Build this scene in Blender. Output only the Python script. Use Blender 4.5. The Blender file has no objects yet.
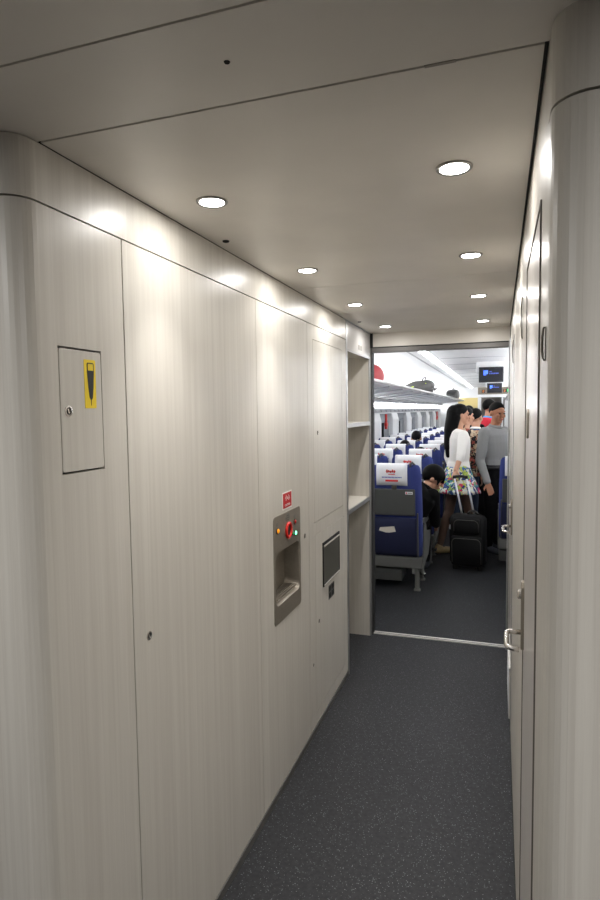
import bpy, bmesh, math, random
from mathutils import Vector, Matrix, Quaternion
random.seed(7)
S = bpy.context.scene
COL = S.collection
pi = math.pi
def V(*a): return Vector(a)

# ------------------------------------------------------------------ view
S.view_settings.view_transform = 'Standard'
S.view_settings.look = 'None'
S.view_settings.gamma = 1
S.view_settings.use_curve_mapping = False
S.view_settings.exposure = 0.0

# ------------------------------------------------------------------ mesh helper
class MB:
    def __init__(s): s.v = []; s.f = []; s.m = []; s.cur = 0
    def add(s, vs, fs):
        b = len(s.v); s.v += [tuple(p) for p in vs]
        for f in fs: s.f.append([b+i for i in f]); s.m.append(s.cur)
        return s
    def mat(s, i): s.cur = i; return s
    def box(s, x0, x1, y0, y1, z0, z1):
        return s.add([(x0,y0,z0),(x1,y0,z0),(x1,y1,z0),(x0,y1,z0),(x0,y0,z1),(x1,y0,z1),(x1,y1,z1),(x0,y1,z1)],
            [(3,2,1,0),(4,5,6,7),(0,1,5,4),(1,2,6,5),(2,3,7,6),(3,0,4,7)])
    def obox(s, c, size, R):
        c = Vector(c); h = [q/2 for q in size]
        vs = [c + R @ V(sx*h[0], sy*h[1], sz*h[2]) for sz in (-1,1) for sx,sy in ((-1,-1),(1,-1),(1,1),(-1,1))]
        return s.add(vs, [(3,2,1,0),(4,5,6,7),(0,1,5,4),(1,2,6,5),(2,3,7,6),(3,0,4,7)])
    def loft(s, rings, cap=True, closed=True):
        n = len(rings[0]); vs = [p for r in rings for p in r]; fs = []
        for i in range(len(rings)-1):
            for j in range(n if closed else n-1):
                k = (j+1) % n
                fs.append((i*n+j, i*n+k, (i+1)*n+k, (i+1)*n+j))
        if cap and closed:
            fs.append(tuple(range(n))[::-1]); fs.append(tuple((len(rings)-1)*n+j for j in range(n)))
        return s.add(vs, fs)
    def tube(s, pts, r, n=12, cap=True):
        pts = [Vector(p) for p in pts]; m = len(pts)
        rr = r if isinstance(r, (list, tuple)) else [r]*m
        t0 = (pts[1]-pts[0]).normalized()
        ref = V(0,0,1) if abs(t0.z) < .9 else V(1,0,0)
        u = t0.cross(ref).normalized(); rings = []
        for i in range(m):
            if i == 0: t = pts[1]-pts[0]
            elif i == m-1: t = pts[-1]-pts[-2]
            else: t = (pts[i+1]-pts[i]).normalized()+(pts[i]-pts[i-1]).normalized()
            t = t.normalized(); u = (u-t*u.dot(t)).normalized(); w = t.cross(u)
            rings.append([pts[i]+(u*math.cos(2*pi*k/n)+w*math.sin(2*pi*k/n))*rr[i] for k in range(n)])
        return s.loft(rings, cap)
    def cap(s, a, b, ra, rb, n=14):
        a = Vector(a); b = Vector(b); d = b-a; t = d.normalized()
        P = []; R = []
        for k in (85, 60, 30): P.append(a-t*ra*math.sin(math.radians(k))); R.append(ra*math.cos(math.radians(k)))
        P += [a, b]; R += [ra, rb]
        for k in (30, 60, 85): P.append(b+t*rb*math.sin(math.radians(k))); R.append(rb*math.cos(math.radians(k)))
        return s.tube(P, R, n)
    def ell(s, c, rx, ry, rz, R=None, nu=16, nv=10):
        c = Vector(c); R = R or Matrix.Identity(3); rings = []
        for i in range(nv+1):
            ph = -pi/2 + pi*(i+.02*(i == 0)-.02*(i == nv))/nv
            rings.append([c+R@V(rx*math.cos(ph)*math.cos(2*pi*k/nu), ry*math.cos(ph)*math.sin(2*pi*k/nu), rz*math.sin(ph)) for k in range(nu)])
        return s.loft(rings)
    def rring(s, cx, cy, z, w, d, r, n=5):
        r = min(r, w/2-1e-4, d/2-1e-4); P = []
        for q, (sx, sy) in enumerate(((1,1),(-1,1),(-1,-1),(1,-1))):
            for k in range(n+1):
                a = pi/2*q + pi/2*k/n
                P.append(V(cx+sx*(w/2-r)+r*math.cos(a), cy+sy*(d/2-r)+r*math.sin(a), z))
        return P
    def rbox(s, cx, cy, z0, z1, w, d, r, e=None, shear=0.0):
        """box with rounded plan (radius r) and softened ends (e)"""
        e = r*.6 if e is None else e
        Z = [(z0, e), (z0+e*.3, e*.45), (z0+e, 0), (z1-e, 0), (z1-e*.3, e*.45), (z1, e)]
        rings = [s.rring(cx, cy-shear*(z-z0), z, w-2*i, d-2*i, r) for z, i in Z]
        return s.loft(rings)
    def prism(s, poly, fn, d0, d1):
        """2-D polygon extruded: fn(u, v, d) -> point"""
        n = len(poly); a = [fn(u, v, d0) for u, v in poly]; b = [fn(u, v, d1) for u, v in poly]
        return s.add(a+b, [tuple(range(n))[::-1], tuple(range(n, 2*n))]+[(i, (i+1) % n, n+(i+1) % n, n+i) for i in range(n)])
    def lathe(s, prof, fn, n=24):
        """profile [(r,h)] about an axis: fn(x,y,h) -> point"""
        rings = [[fn(r*math.cos(2*pi*k/n), r*math.sin(2*pi*k/n), h) for k in range(n)] for r, h in prof]
        return s.loft(rings)
    def build(s, name, mats, parent=None, off=(0,0,0), smooth=False, bevel=0.0, fixn=True):
        me = bpy.data.meshes.new(name)
        ox, oy, oz = off
        me.from_pydata([(x-ox, y-oy, z-oz) for x, y, z in s.v], [], s.f)
        mats = mats if isinstance(mats, (list, tuple)) else [mats]
        for m in mats: me.materials.append(m)
        for p, i in zip(me.polygons, s.m): p.material_index = i; p.use_smooth = smooth
        if fixn:
            bm = bmesh.new(); bm.from_mesh(me); bmesh.ops.recalc_face_normals(bm, faces=bm.faces); bm.to_mesh(me); bm.free()
        o = bpy.data.objects.new(name, me); COL.objects.link(o)
        if parent: o.parent = parent
        if bevel:
            b = o.modifiers.new('bevel', 'BEVEL'); b.width = bevel; b.segments = 2; b.limit_method = 'ANGLE'; b.angle_limit = .6
            b.harden_normals = False
        return o

def remeshed(mb, name, mats, voxel, parent=None, off=(0,0,0), it=4, classify=None):
    o = mb.build('tmp', mats, None, off)
    r = o.modifiers.new('r', 'REMESH'); r.mode = 'VOXEL'; r.voxel_size = voxel; r.use_smooth_shade = True
    sm = o.modifiers.new('s', 'SMOOTH'); sm.iterations = it; sm.factor = .5
    dg = bpy.context.evaluated_depsgraph_get()
    me = bpy.data.meshes.new_from_object(o.evaluated_get(dg))
    old = o.data; bpy.data.objects.remove(o); bpy.data.meshes.remove(old)
    me.name = name
    me.materials.clear()
    for m in (mats if isinstance(mats, (list, tuple)) else [mats]): me.materials.append(m)
    for p in me.polygons:
        p.use_smooth = True; p.material_index = classify(p.center) if classify else 0
    n = bpy.data.objects.new(name, me); COL.objects.link(n)
    if parent: n.parent = parent
    return n

def tag(o, label=None, cat=None, group=None, kind=None):
    if label: o['label'] = label
    if cat: o['category'] = cat
    if group: o['group'] = group
    if kind: o['kind'] = kind
    return o
def thing(name, loc, label, cat, group=None, rz=0.0):
    o = bpy.data.objects.new(name, None); COL.objects.link(o)
    o.empty_display_size = .05; o.location = loc; o.rotation_euler = (0, 0, rz)
    return tag(o, label, cat, group)
def struct(o): o['kind'] = 'structure'; return o
def children(o): return [c for c in COL.objects if c.parent is o]
KIDS = {}
def dup(root, loc, skip=()):
    kids = KIDS.get(root)
    if kids is None:
        kids = KIDS[root] = [(c, [g for g in children(c)]) for c in children(root)]
    r = root.copy(); COL.objects.link(r); r.location = loc
    for c, gs in kids:
        if c.name.split('.')[0] in skip: continue
        d = c.copy(); COL.objects.link(d); d.parent = r
        for g in gs:
            e = g.copy(); COL.objects.link(e); e.parent = d
    return r

# ------------------------------------------------------------------ materials
def nt(name):
    m = bpy.data.materials.new(name); m.use_nodes = True
    n = m.node_tree.nodes; return m, n, m.node_tree.links, n['Principled BSDF']
def lin(c): return tuple((x/12.92 if x <= .04045 else ((x+.055)/1.055)**2.4) for x in (q/255 for q in c))+(1,)
def mat(name, rgb, rough=.5, metal=0, spec=.5, emit=0, ecol=None, noise=0, nscale=40, bump=0):
    m, n, l, b = nt(name)
    c = lin(rgb)
    b.inputs['Base Color'].default_value = c; b.inputs['Roughness'].default_value = rough
    b.inputs['Metallic'].default_value = metal; b.inputs['Specular IOR Level'].default_value = spec
    if emit:
        b.inputs['Emission Color'].default_value = lin(ecol or rgb); b.inputs['Emission Strength'].default_value = emit
    if noise or bump:
        t = n.new('ShaderNodeTexCoord'); z = n.new('ShaderNodeTexNoise'); z.inputs['Scale'].default_value = nscale; z.inputs['Detail'].default_value = 4
        l.new(t.outputs['Object'], z.inputs['Vector'])
        if noise:
            r = n.new('ShaderNodeValToRGB')
            r.color_ramp.elements[0].position = .3; r.color_ramp.elements[1].position = .7
            r.color_ramp.elements[0].color = tuple(x*(1-noise) for x in c[:3])+(1,)
            r.color_ramp.elements[1].color = tuple(min(1, x*(1+noise)) for x in c[:3])+(1,)
            l.new(z.outputs['Fac'], r.inputs['Fac']); l.new(r.outputs['Color'], b.inputs['Base Color'])
        if bump:
            p = n.new('ShaderNodeBump'); p.inputs['Strength'].default_value = bump; p.inputs['Distance'].default_value = .004
            l.new(z.outputs['Fac'], p.inputs['Height']); l.new(p.outputs['Normal'], b.inputs['Normal'])
    return m
def grain(name, dark, light, rough, spec=.5):
    m, n, l, b = nt(name)
    t = n.new('ShaderNodeTexCoord')
    def noise(sx, sz, sc, det):
        mp = n.new('ShaderNodeMapping'); mp.inputs['Scale'].default_value = (sx, sx, sz)
        l.new(t.outputs['Object'], mp.inputs['Vector'])
        z = n.new('ShaderNodeTexNoise'); z.inputs['Scale'].default_value = sc; z.inputs['Detail'].default_value = det
        z.inputs['Roughness'].default_value = .6; z.inputs['Distortion'].default_value = .25
        l.new(mp.outputs['Vector'], z.inputs['Vector']); return z
    a = noise(60, .7, 1, 4); c = noise(230, 4.0, 1.3, 3); d = noise(9, .2, 1, 3)
    mx = n.new('ShaderNodeMath'); mx.operation = 'MULTIPLY_ADD'; mx.inputs[1].default_value = .5
    mx2 = n.new('ShaderNodeMath'); mx2.operation = 'MULTIPLY_ADD'; mx2.inputs[1].default_value = .5
    l.new(d.outputs['Fac'], mx.inputs[0]); l.new(a.outputs['Fac'], mx.inputs[2])
    l.new(c.outputs['Fac'], mx2.inputs[0]); l.new(mx.outputs[0], mx2.inputs[2])
    r = n.new('ShaderNodeValToRGB'); r.color_ramp.elements[0].position = .62; r.color_ramp.elements[1].position = 1.36 if False else 1.0
    mm = n.new('ShaderNodeMath'); mm.operation = 'MULTIPLY'; mm.inputs[1].default_value = .8
    l.new(mx2.outputs[0], mm.inputs[0]); l.new(mm.outputs[0], r.inputs['Fac'])
    r.color_ramp.elements[0].color = lin(dark); r.color_ramp.elements[1].color = lin(light)
    l.new(r.outputs['Color'], b.inputs['Base Color'])
    b.inputs['Roughness'].default_value = rough; b.inputs['Specular IOR Level'].default_value = spec
    p = n.new('ShaderNodeBump'); p.inputs['Strength'].default_value = .06; p.inputs['Distance'].default_value = .002
    l.new(c.outputs['Fac'], p.inputs['Height']); l.new(p.outputs['Normal'], b.inputs['Normal'])
    return m
def speckled(name):
    m, n, l, b = nt(name)
    t = n.new('ShaderNodeTexCoord')
    v = n.new('ShaderNodeTexVoronoi'); v.inputs['Scale'].default_value = 210
    l.new(t.outputs['Object'], v.inputs['Vector'])
    sep = n.new('ShaderNodeSeparateColor'); l.new(v.outputs['Color'], sep.inputs['Color'])
    g = n.new('ShaderNodeMath'); g.operation = 'GREATER_THAN'; g.inputs[1].default_value = .80; l.new(sep.outputs[0], g.inputs[0])
    k = n.new('ShaderNodeMath'); k.operation = 'LESS_THAN'; k.inputs[1].default_value = .34; l.new(v.outputs['Distance'], k.inputs[0])
    mu = n.new('ShaderNodeMath'); mu.operation = 'MULTIPLY'; l.new(g.outputs[0], mu.inputs[0]); l.new(k.outputs[0], mu.inputs[1])
    mu2 = n.new('ShaderNodeMath'); mu2.operation = 'MULTIPLY'; l.new(mu.outputs[0], mu2.inputs[0]); l.new(sep.outputs[1], mu2.inputs[1])
    z = n.new('ShaderNodeTexNoise'); z.inputs['Scale'].default_value = 60; z.inputs['Detail'].default_value = 5
    l.new(t.outputs['Object'], z.inputs['Vector'])
    r = n.new('ShaderNodeValToRGB'); r.color_ramp.elements[0].color = lin((31,32,34)); r.color_ramp.elements[1].color = lin((46,47,50))
    r.color_ramp.elements[0].position = .3; r.color_ramp.elements[1].position = .7
    l.new(z.outputs['Fac'], r.inputs['Fac'])
    x = n.new('ShaderNodeMix'); x.data_type = 'RGBA'; l.new(mu2.outputs[0], x.inputs['Factor'])
    l.new(r.outputs['Color'], x.inputs['A']); x.inputs['B'].default_value = lin((128,130,134))
    l.new(x.outputs['Result'], b.inputs['Base Color'])
    b.inputs['Roughness'].default_value = .55; b.inputs['Specular IOR Level'].default_value = .28
    return m
def print_cloth(name, cols, scale, rough=.8):
    m, n, l, b = nt(name)
    t = n.new('ShaderNodeTexCoord')
    z = n.new('ShaderNodeTexNoise'); z.inputs['Scale'].default_value = scale*.6
    l.new(t.outputs['Object'], z.inputs['Vector'])
    mx = n.new('ShaderNodeMix'); mx.data_type = 'VECTOR'; mx.inputs['Factor'].default_value = .12
    l.new(t.outputs['Object'], mx.inputs['A']); l.new(z.outputs['Color'], mx.inputs['B'])
    v = n.new('ShaderNodeTexVoronoi'); v.inputs['Scale'].default_value = scale; l.new(mx.outputs['Result'], v.inputs['Vector'])
    sep = n.new('ShaderNodeSeparateColor'); l.new(v.outputs['Color'], sep.inputs['Color'])
    r = n.new('ShaderNodeValToRGB'); r.color_ramp.interpolation = 'CONSTANT'
    e = r.color_ramp.elements
    while len(e) < len(cols): e.new(.5)
    for i, c in enumerate(cols): e[i].position = i/len(cols); e[i].color = lin(c)
    l.new(sep.outputs[0], r.inputs['Fac']); l.new(r.outputs['Color'], b.inputs['Base Color'])
    b.inputs['Roughness'].default_value = rough
    return m
M = {}
M['lam'] = grain('pale_laminate', (192,187,178), (206,202,193), .36, .5)
M['lamdoor'] = grain('door_laminate', (186,181,175), (200,195,189), .28, .5)
M['gap'] = mat('dark_gap', (26,25,24), .9)
M['gapm'] = mat('grey_gap', (78,73,68), .9)
M['ceil'] = mat('ceiling_paint', (226,221,213), .38, noise=.03, nscale=6)
M['floor'] = speckled('speckled_vinyl')
M['gask'] = mat('door_gasket', (104,98,92), .7)
M['skirt'] = mat('grey_skirting', (88,87,84), .5)
M['alu'] = mat('anodised_aluminium', (172,172,172), .38, .75)
M['frame'] = mat('frame_grey', (112,110,108), .45, .3)
M['gasket'] = mat('black_gasket', (18,18,18), .7)
M['steel'] = mat('brushed_steel', (150,143,132), .5, .8, noise=.05, nscale=90)
M['sdark'] = mat('dark_steel', (96,92,84), .35, 1.0)
M['sill'] = mat('threshold_metal', (214,212,206), .4, .35)
M['chrome'] = mat('chrome', (205,202,198), .22, 1.0)
M['black'] = mat('black_plastic', (14,14,14), .5)
M['lamp'] = mat('lamp_diffuser', (255,252,246), .4, emit=40)
M['ring'] = mat('lamp_ring', (150,148,144), .35, .6)
M['red'] = mat('red_plastic', (206,34,24), .35)
M['signred'] = mat('sign_red', (190,20,26), .45)
M['white'] = mat('white_print', (240,238,234), .5)
M['yellow'] = mat('yellow_sticker', (236,206,30), .45)
M['ink'] = mat('black_ink', (26,28,26), .55)
M['grey'] = mat('grey_print', (120,118,112), .5)
M['amber'] = mat('amber_lamp', (240,150,20), .3, emit=.8)
M['redl'] = mat('red_lamp', (170,20,20), .3, emit=.1)
M['green'] = mat('green_lamp', (120,250,190), .3, emit=3)
M['green2'] = mat('green_dim_lamp', (20,150,80), .3, emit=.5)
# cabin
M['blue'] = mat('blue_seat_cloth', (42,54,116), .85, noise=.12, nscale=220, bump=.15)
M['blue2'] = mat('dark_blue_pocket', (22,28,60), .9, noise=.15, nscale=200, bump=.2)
M['cover'] = mat('white_headrest_cloth', (236,237,240), .85)
M['pgrey'] = mat('seat_grey_plastic', (74,75,73), .5)
M['lgrey'] = mat('seat_light_grey', (98,98,94), .5)
M['cwall'] = mat('cabin_white', (226,227,228), .5)
M['crail'] = mat('cabin_grey_rail', (160,162,166), .5)
M['cdark'] = mat('cabin_window_shade', (138,142,147), .6)
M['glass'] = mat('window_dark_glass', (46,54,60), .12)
M['rackm'] = mat('rack_panel', (214,216,219), .4)
M['tubel'] = mat('strip_light', (255,255,255), .4, emit=11)
M['cove'] = mat('cove_light', (255,255,255), .4, emit=32)
M['tubes'] = mat('shelf_light', (255,255,255), .4, emit=17)
M['screen'] = mat('screen_dark', (12,14,26), .2)
M['scrblue'] = mat('screen_blue', (70,110,235), .3, emit=1.1)
M['scrblue2'] = mat('screen_text', (60,80,170), .3, emit=.5)
M['led'] = mat('led_orange', (230,130,50), .3, emit=.6)
M['ledg'] = mat('led_green', (60,200,120), .3, emit=.8)
M['cream'] = mat('warm_lit_cream', (226,206,140), .5)
M['skin'] = mat('skin', (196,146,118), .55)
M['tights'] = mat('dark_tights', (96,72,58), .6)
M['skin2'] = mat('skin_tan', (164,112,84), .55)
M['hair'] = mat('black_hair', (5,4,4), .6, spec=.12)
M['blouse'] = mat('white_blouse', (232,228,222), .85, bump=.9, nscale=14)
M['greys'] = mat('grey_shirt', (134,134,134), .85, bump=.9, nscale=11)
M['blk'] = mat('black_cloth', (12,12,13), .9, spec=.15)
M['trs'] = mat('black_trousers', (15,15,17), .9, spec=.15)
M['shoe'] = mat('shoe_dark', (40,44,52), .5)
M['beige'] = mat('beige_shoe', (160,138,96), .5)
M['denim'] = mat('denim', (52,66,88), .9)
M['bluej'] = mat('blue_jacket', (60,84,118), .85)
M['redshirt'] = mat('red_shirt', (214,40,62), .85)
M['skyb'] = mat('sky_blue_collar', (80,160,226), .85)
M['skirt2'] = print_cloth('floral_skirt', [(228,228,220),(60,100,160),(150,180,70),(226,216,190),(70,150,150),(190,200,90),(40,60,110),(208,50,90),(216,220,214)], 34)
M['floral'] = print_cloth('floral_top', [(24,20,20),(196,168,140),(40,30,28),(150,70,60),(210,190,160),(18,16,16)], 34)
M['bag'] = mat('black_nylon', (15,15,16), .7, spec=.2, noise=.2, nscale=120, bump=.2)
M['pole'] = mat('handle_silver', (226,226,228), .35, .3)
M['zip'] = mat('grey_piping', (88,86,80), .5)
M['pack'] = mat('charcoal_backpack', (40,40,38), .8, bump=.3, nscale=60)
M['lime'] = mat('lime_trim', (190,220,30), .6)
M['redbag'] = mat('red_bag', (140,44,48), .55)
M['paper'] = mat('leaflet_paper', (220,212,196), .8)
M['tagred'] = mat('red_tag', (214,36,34), .5)

# ------------------------------------------------------------------ measured frame (metres, floor z = 0, corridor runs along +y)
WL, WR, CZ, CAMH = -.8545, .064, 2.129, 1.6
Y0, YS, YE = .895, 3.385, 4.07      # corridor corner, shelf unit start, doorway
JZ = 2.013
RC = .05

def rows_poly_left(y_end):
    """plan of the left wall face from the entry return round the corner and down the corridor"""
    P = [(-2.0, Y0)]
    for k in range(9):
        a = pi/2*k/8; P.append((WL-RC+RC*math.sin(a), Y0+RC-RC*math.cos(a)))
    P.append((WL, y_end)); return P
def rows_poly_right(y_end):
    P = [(1.4, Y0-.02)]
    for k in range(9):
        a = pi/2*k/8; P.append((WR+RC-RC*math.sin(a), Y0-.02+RC-RC*math.cos(a)))
    P.append((WR, y_end)); return P
def strip(mb, P, z0, z1, side):
    """wall skin following plan P with a small thickness behind it"""
    n = len(P); q = []
    for i, (x, y) in enumerate(P):
        a = Vector(P[max(i-1,0)]); b = Vector(P[min(i+1,n-1)]); t = (b-a).normalized()
        nr = Vector((-t.y, t.x))*(.018*side)
        q.append((x+nr.x, y+nr.y))
    r = [[V(x, y, z0) for x, y in P]+[V(x, y, z0) for x, y in q[::-1]], [V(x, y, z1) for x, y in P]+[V(x, y, z1) for x, y in q[::-1]]]
    return mb.loft(r)
def panel(mb, y0, y1, z0, z1, holes=(), x=WL, t=.018):
    """flat panel on the left wall with rectangular openings"""
    ys = sorted({y0, y1, *[h[0] for h in holes], *[h[1] for h in holes]})
    zs = sorted({z0, z1, *[h[2] for h in holes], *[h[3] for h in holes]})
    for a, b in zip(ys, ys[1:]):
        for c, d in zip(zs, zs[1:]):
            my, mz = (a+b)/2, (c+d)/2
            if any(h[0] < my < h[1] and h[2] < mz < h[3] for h in holes): continue
            mb.add([(x,a,c),(x,b,c),(x,b,d),(x,a,d)], [(0,1,2,3)])
    for a, b, c, d in [(y0,y1,z0,z1)]+list(holes):
        X = x-t
        mb.add([(x,a,c),(x,b,c),(x,b,d),(x,a,d),(X,a,c),(X,b,c),(X,b,d),(X,a,d)], [(0,1,5,4),(1,2,6,5),(2,3,7,6),(3,0,4,7)])

# ------------------------------------------------------------------ room shell
HATCH = (.99, 1.128, 1.474, 1.740)
DISP = (2.175, 2.50, .730, 1.170)
CUP = (2.725, 3.275, 1.050, 1.944)
CLO = (2.732, 3.300, .098, .988)
g = .0022
mb = MB(); SK = .032
strip(mb, rows_poly_left(1.218-g), SK, JZ-.002, 1) if False else None
# first panel: rounded return + flat part with the hatch opening
Pc = rows_poly_left(.96)
strip(mb, Pc, SK, JZ-.002, 1)
panel(mb, .96, 1.218-g, SK, JZ-.002, [HATCH])
panel(mb, 1.218+g, 2.030-g*.6, SK, JZ-.002)
panel(mb, 2.030+g*.6, 2.640-g*.6, SK, JZ-.002, [DISP])
panel(mb, 2.640+g*.6, YS-.012, SK, JZ-.002, [CUP, CLO])
strip(mb, Pc, JZ+.002, CZ-.002, 1)
panel(mb, .96, YS-.012, JZ+.002, CZ-.002)
mb.mat(1)
strip(mb, [(x, y) for x, y in [(-2.0, Y0+.012), (WL-.05, Y0+.012), (WL-.012, Y0+.05), (WL-.012, 1.0)]], 0, CZ+.03, 1)
mb.box(WL-.030, WL-.0165, 1.0, DISP[0], 0, CZ+.03)
mb.box(WL-.030, WL-.0165, DISP[1], YS-.012, 0, CZ+.03)
mb.box(WL-.030, WL-.0165, DISP[0], DISP[1], 0, DISP[2]); mb.box(WL-.030, WL-.0165, DISP[0], DISP[1], DISP[3], CZ+.03)
struct(mb.build('wall_left', [M['lam'], M['gap']]))
mb = MB(); strip(mb, [(x+(.004 if i > 0 else 0), y-.004) for i, (x, y) in enumerate(rows_poly_left(YS-.012))], 0, SK-.002, 1)
struct(mb.build('baseboard_left', M['skirt']))

# right wall with its two doors let in
D1 = (1.092, 1.610, .02, 1.945); D2 = (2.97, 3.60, .02, 1.945)
mb = MB()
Pr = rows_poly_right(.96)
strip(mb, Pr, .02, JZ-.002, -1); strip(mb, Pr, JZ+.002, CZ+.03, -1)
def rpanel(y0, y1, z0, z1, holes=()):
    t = MB(); panel(t, y0, y1, z0, z1, holes, x=WR, t=-.018); mb.add(t.v, t.f)
rpanel(.96, D1[0]-.003, .02, CZ+.03)
rpanel(D1[0]-.003, 2.05, .02, CZ+.03, [(D1[0]-.003, D1[1]+.003, .02, D1[3]+.003)])
rpanel(2.054, 3.70, .02, CZ+.03, [(D2[0]-.003, D2[1]+.003, .02, D2[3]+.003)])
rpanel(3.704, YE+.06, .02, CZ+.03)
mb.mat(1); mb.box(WR+.016, WR+.05, .96, YE+.06, 0, CZ+.05); mb.box(WR+.04, 1.4, Y0+.0, Y0+.03, 0, CZ+.05)
struct(mb.build('wall_right', [M['lam'], M['gap']]))
mb = MB(); mb.box(WR-.003, WR+.016, .96, YE+.06, 0, .019); struct(mb.build('baseboard_right', M['gasket']))

# ceiling: four panels with open joints over a dark void
mb = MB()
for a, b in ((-1.25, .738), (.743, .959), (.965, 2.461), (2.463, YE)):
    x0, x1 = (-2.0, 1.4) if a < .5 else (WL+.001, WR-.0065)
    if a == .743: x0, x1 = -2.0, 1.4
    mb.box(x0, x1, a, b, CZ, CZ+.02)
mb.mat(1); mb.box(-2.0, 1.4, -1.25, .99, CZ+.022, CZ+.03); mb.box(WL-.02, WR+.01, .99, YE, CZ+.022, CZ+.03)
mb.mat(2); mb.box(-.115, -.068, .9585, .9655, CZ-.001, CZ+.004)
struct(mb.build('ceiling', [M['ceil'], M['gap'], mat('ceiling_clip', (140,134,126), .5)]))
mb = MB(); mb.box(WR-.006, WR-.001, .93, YE, CZ+.001, CZ+.018); struct(mb.build('trim_1', M['gasket']))
mb = MB(); mb.box(-2.3, 1.6, -1.3, 24.0, -.06, 0); struct(mb.build('floor', M['floor']))
# entry vestibule behind and beside the camera
mb = MB(); mb.box(-2.05, -2.0, -1.25, Y0+.03, 0, CZ+.05); struct(mb.build('wall_vestibule_left', M['frame']))
mb = MB(); mb.box(1.4, 1.45, -1.25, Y0+.03, 0, CZ+.05); struct(mb.build('wall_vestibule_right', M['frame']))
mb = MB(); mb.box(-2.05, 1.45, -1.3, -1.25, 0, CZ+.05); struct(mb.build('wall_back', M['frame']))

# doorway to the cabin
OL, OR, HZ = -.842, .054, 1.998
mb = MB()
mb.box(WL+.018, WR-.006, YE+.002, YE+.03, 2.034, CZ+.02)
struct(mb.build('wall_header', M['ceil']))
mb = MB()
mb.box(WL-.006, OL-.006, YE-.01, YE+.06, 0, 2.03); mb.mat(1); mb.box(OL-.006, OL, YE-.004, YE+.07, 0, 2.03)
mb.mat(0); mb.box(OL-.006, WR-.01, YE-.002, YE+.07, HZ, 2.03); mb.mat(1); mb.box(WL-.004, WR-.008, YE-.004, YE+.004, 2.028, 2.035)
mb.mat(1); mb.box(WL-.004, WL+.017, YE-.002, YE+.02, 2.03, CZ+.01)
mb.mat(2); mb.box(OR-.002, WR-.0035, YE-.03, YE+.07, 0, 2.03)
struct(mb.build('trim_2', [M['frame'], M['gasket'], M['alu']], bevel=.0015))
mb = MB(); mb.box(OL, OR, YE+.005, YE+.05, 0, .006); mb.mat(1); mb.box(OL, OR, YE+.019, YE+.024, .006, .0075)
struct(mb.build('trim_3', [M['sill'], M['gap']]))

# ------------------------------------------------------------------ recessed ceiling lights
names = ['first', 'second', 'third', 'farthest']
ring0 = None
for i, y in enumerate((1.372, 2.150, 2.925, 3.752)):
    for side, x in (('left', -.691), ('right', -.0995)):
        where = {'first': 'nearest', 'second': 'second nearest', 'third': 'third nearest', 'farthest': 'farthest'}[names[i]]
        lab = f'round recessed ceiling lamp, {where} one in the {side} row'
        if ring0 is None:
            ring0 = thing('ceiling_light', (x, y, CZ), lab, 'light', 'corridor ceiling lights')
            r = MB(); r.lathe([(.030,.002),(.031,-.003),(.036,-.005),(.0395,-.003),(.040,.0)], lambda a, b, h: V(a, b, h)); r.build('trim_ring', M['ring'], ring0, smooth=True)
            r = MB(); r.lathe([(.001,-.0035),(.02,-.0042),(.0315,-.003),(.0315,.001)], lambda a, b, h: V(a, b, h)); r.build('diffuser', M['lamp'], ring0, smooth=True)
        else:
            o = dup(ring0, (x, y, CZ)); o['label'] = lab
        L = bpy.data.lights.new('downlight', 'AREA'); L.shape = 'DISK'; L.size = .056; L.energy = 1.6
        L.color = (1, .968, .935)
        lo = bpy.data.objects.new('downlight', L); COL.objects.link(lo); lo.location = (x, y, CZ-.006)
        L = bpy.data.lights.new('downlight_beam', 'SPOT'); L.energy = 33; L.spot_size = math.radians(76); L.spot_blend = 1; L.shadow_soft_size = .028
        L.color = (1, .968, .935)
        lo = bpy.data.objects.new('downlight_beam', L); COL.objects.link(lo); lo.location = (x, y, CZ-.006)
for x, y, e in ((-.4, -1.0, 9), (-1.25, -.1, 15), (.75, -.1, 20)):  # unseen lamps, added and placed to brighten the near rounded end panels
    L = bpy.data.lights.new('vestibule_fill_light', 'AREA'); L.shape = 'DISK'; L.size = .25; L.energy = e; L.color = (.99, .975, .96)
    lo = bpy.data.objects.new('vestibule_fill_light', L); COL.objects.link(lo); lo.location = (x, y, CZ-.01)
# small ceiling sensors
for (x, y, lab) in ((-.396, .847, 'small dark ceiling hole beside the nearest ceiling seam'), (-.809, 1.696, 'small dark ceiling hole near the left wall, between the first and second lamps'), (-.80, 3.50, 'small dark ceiling hole above the open shelves')):
    t = MB(); q = .45 if y < 1 else 1; t.lathe([(.001,-.002),(.006,-.002),(.009,-.0035),(.011,0.)], lambda a, b, h: V(x+a*q, y+b*q, CZ+h*q)); o = t.build('ceiling_sensor', M['gap'], off=(x, y, CZ), smooth=True); o.location = (x, y, CZ)
    tag(o, lab, 'sensor', 'ceiling sensors')

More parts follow.
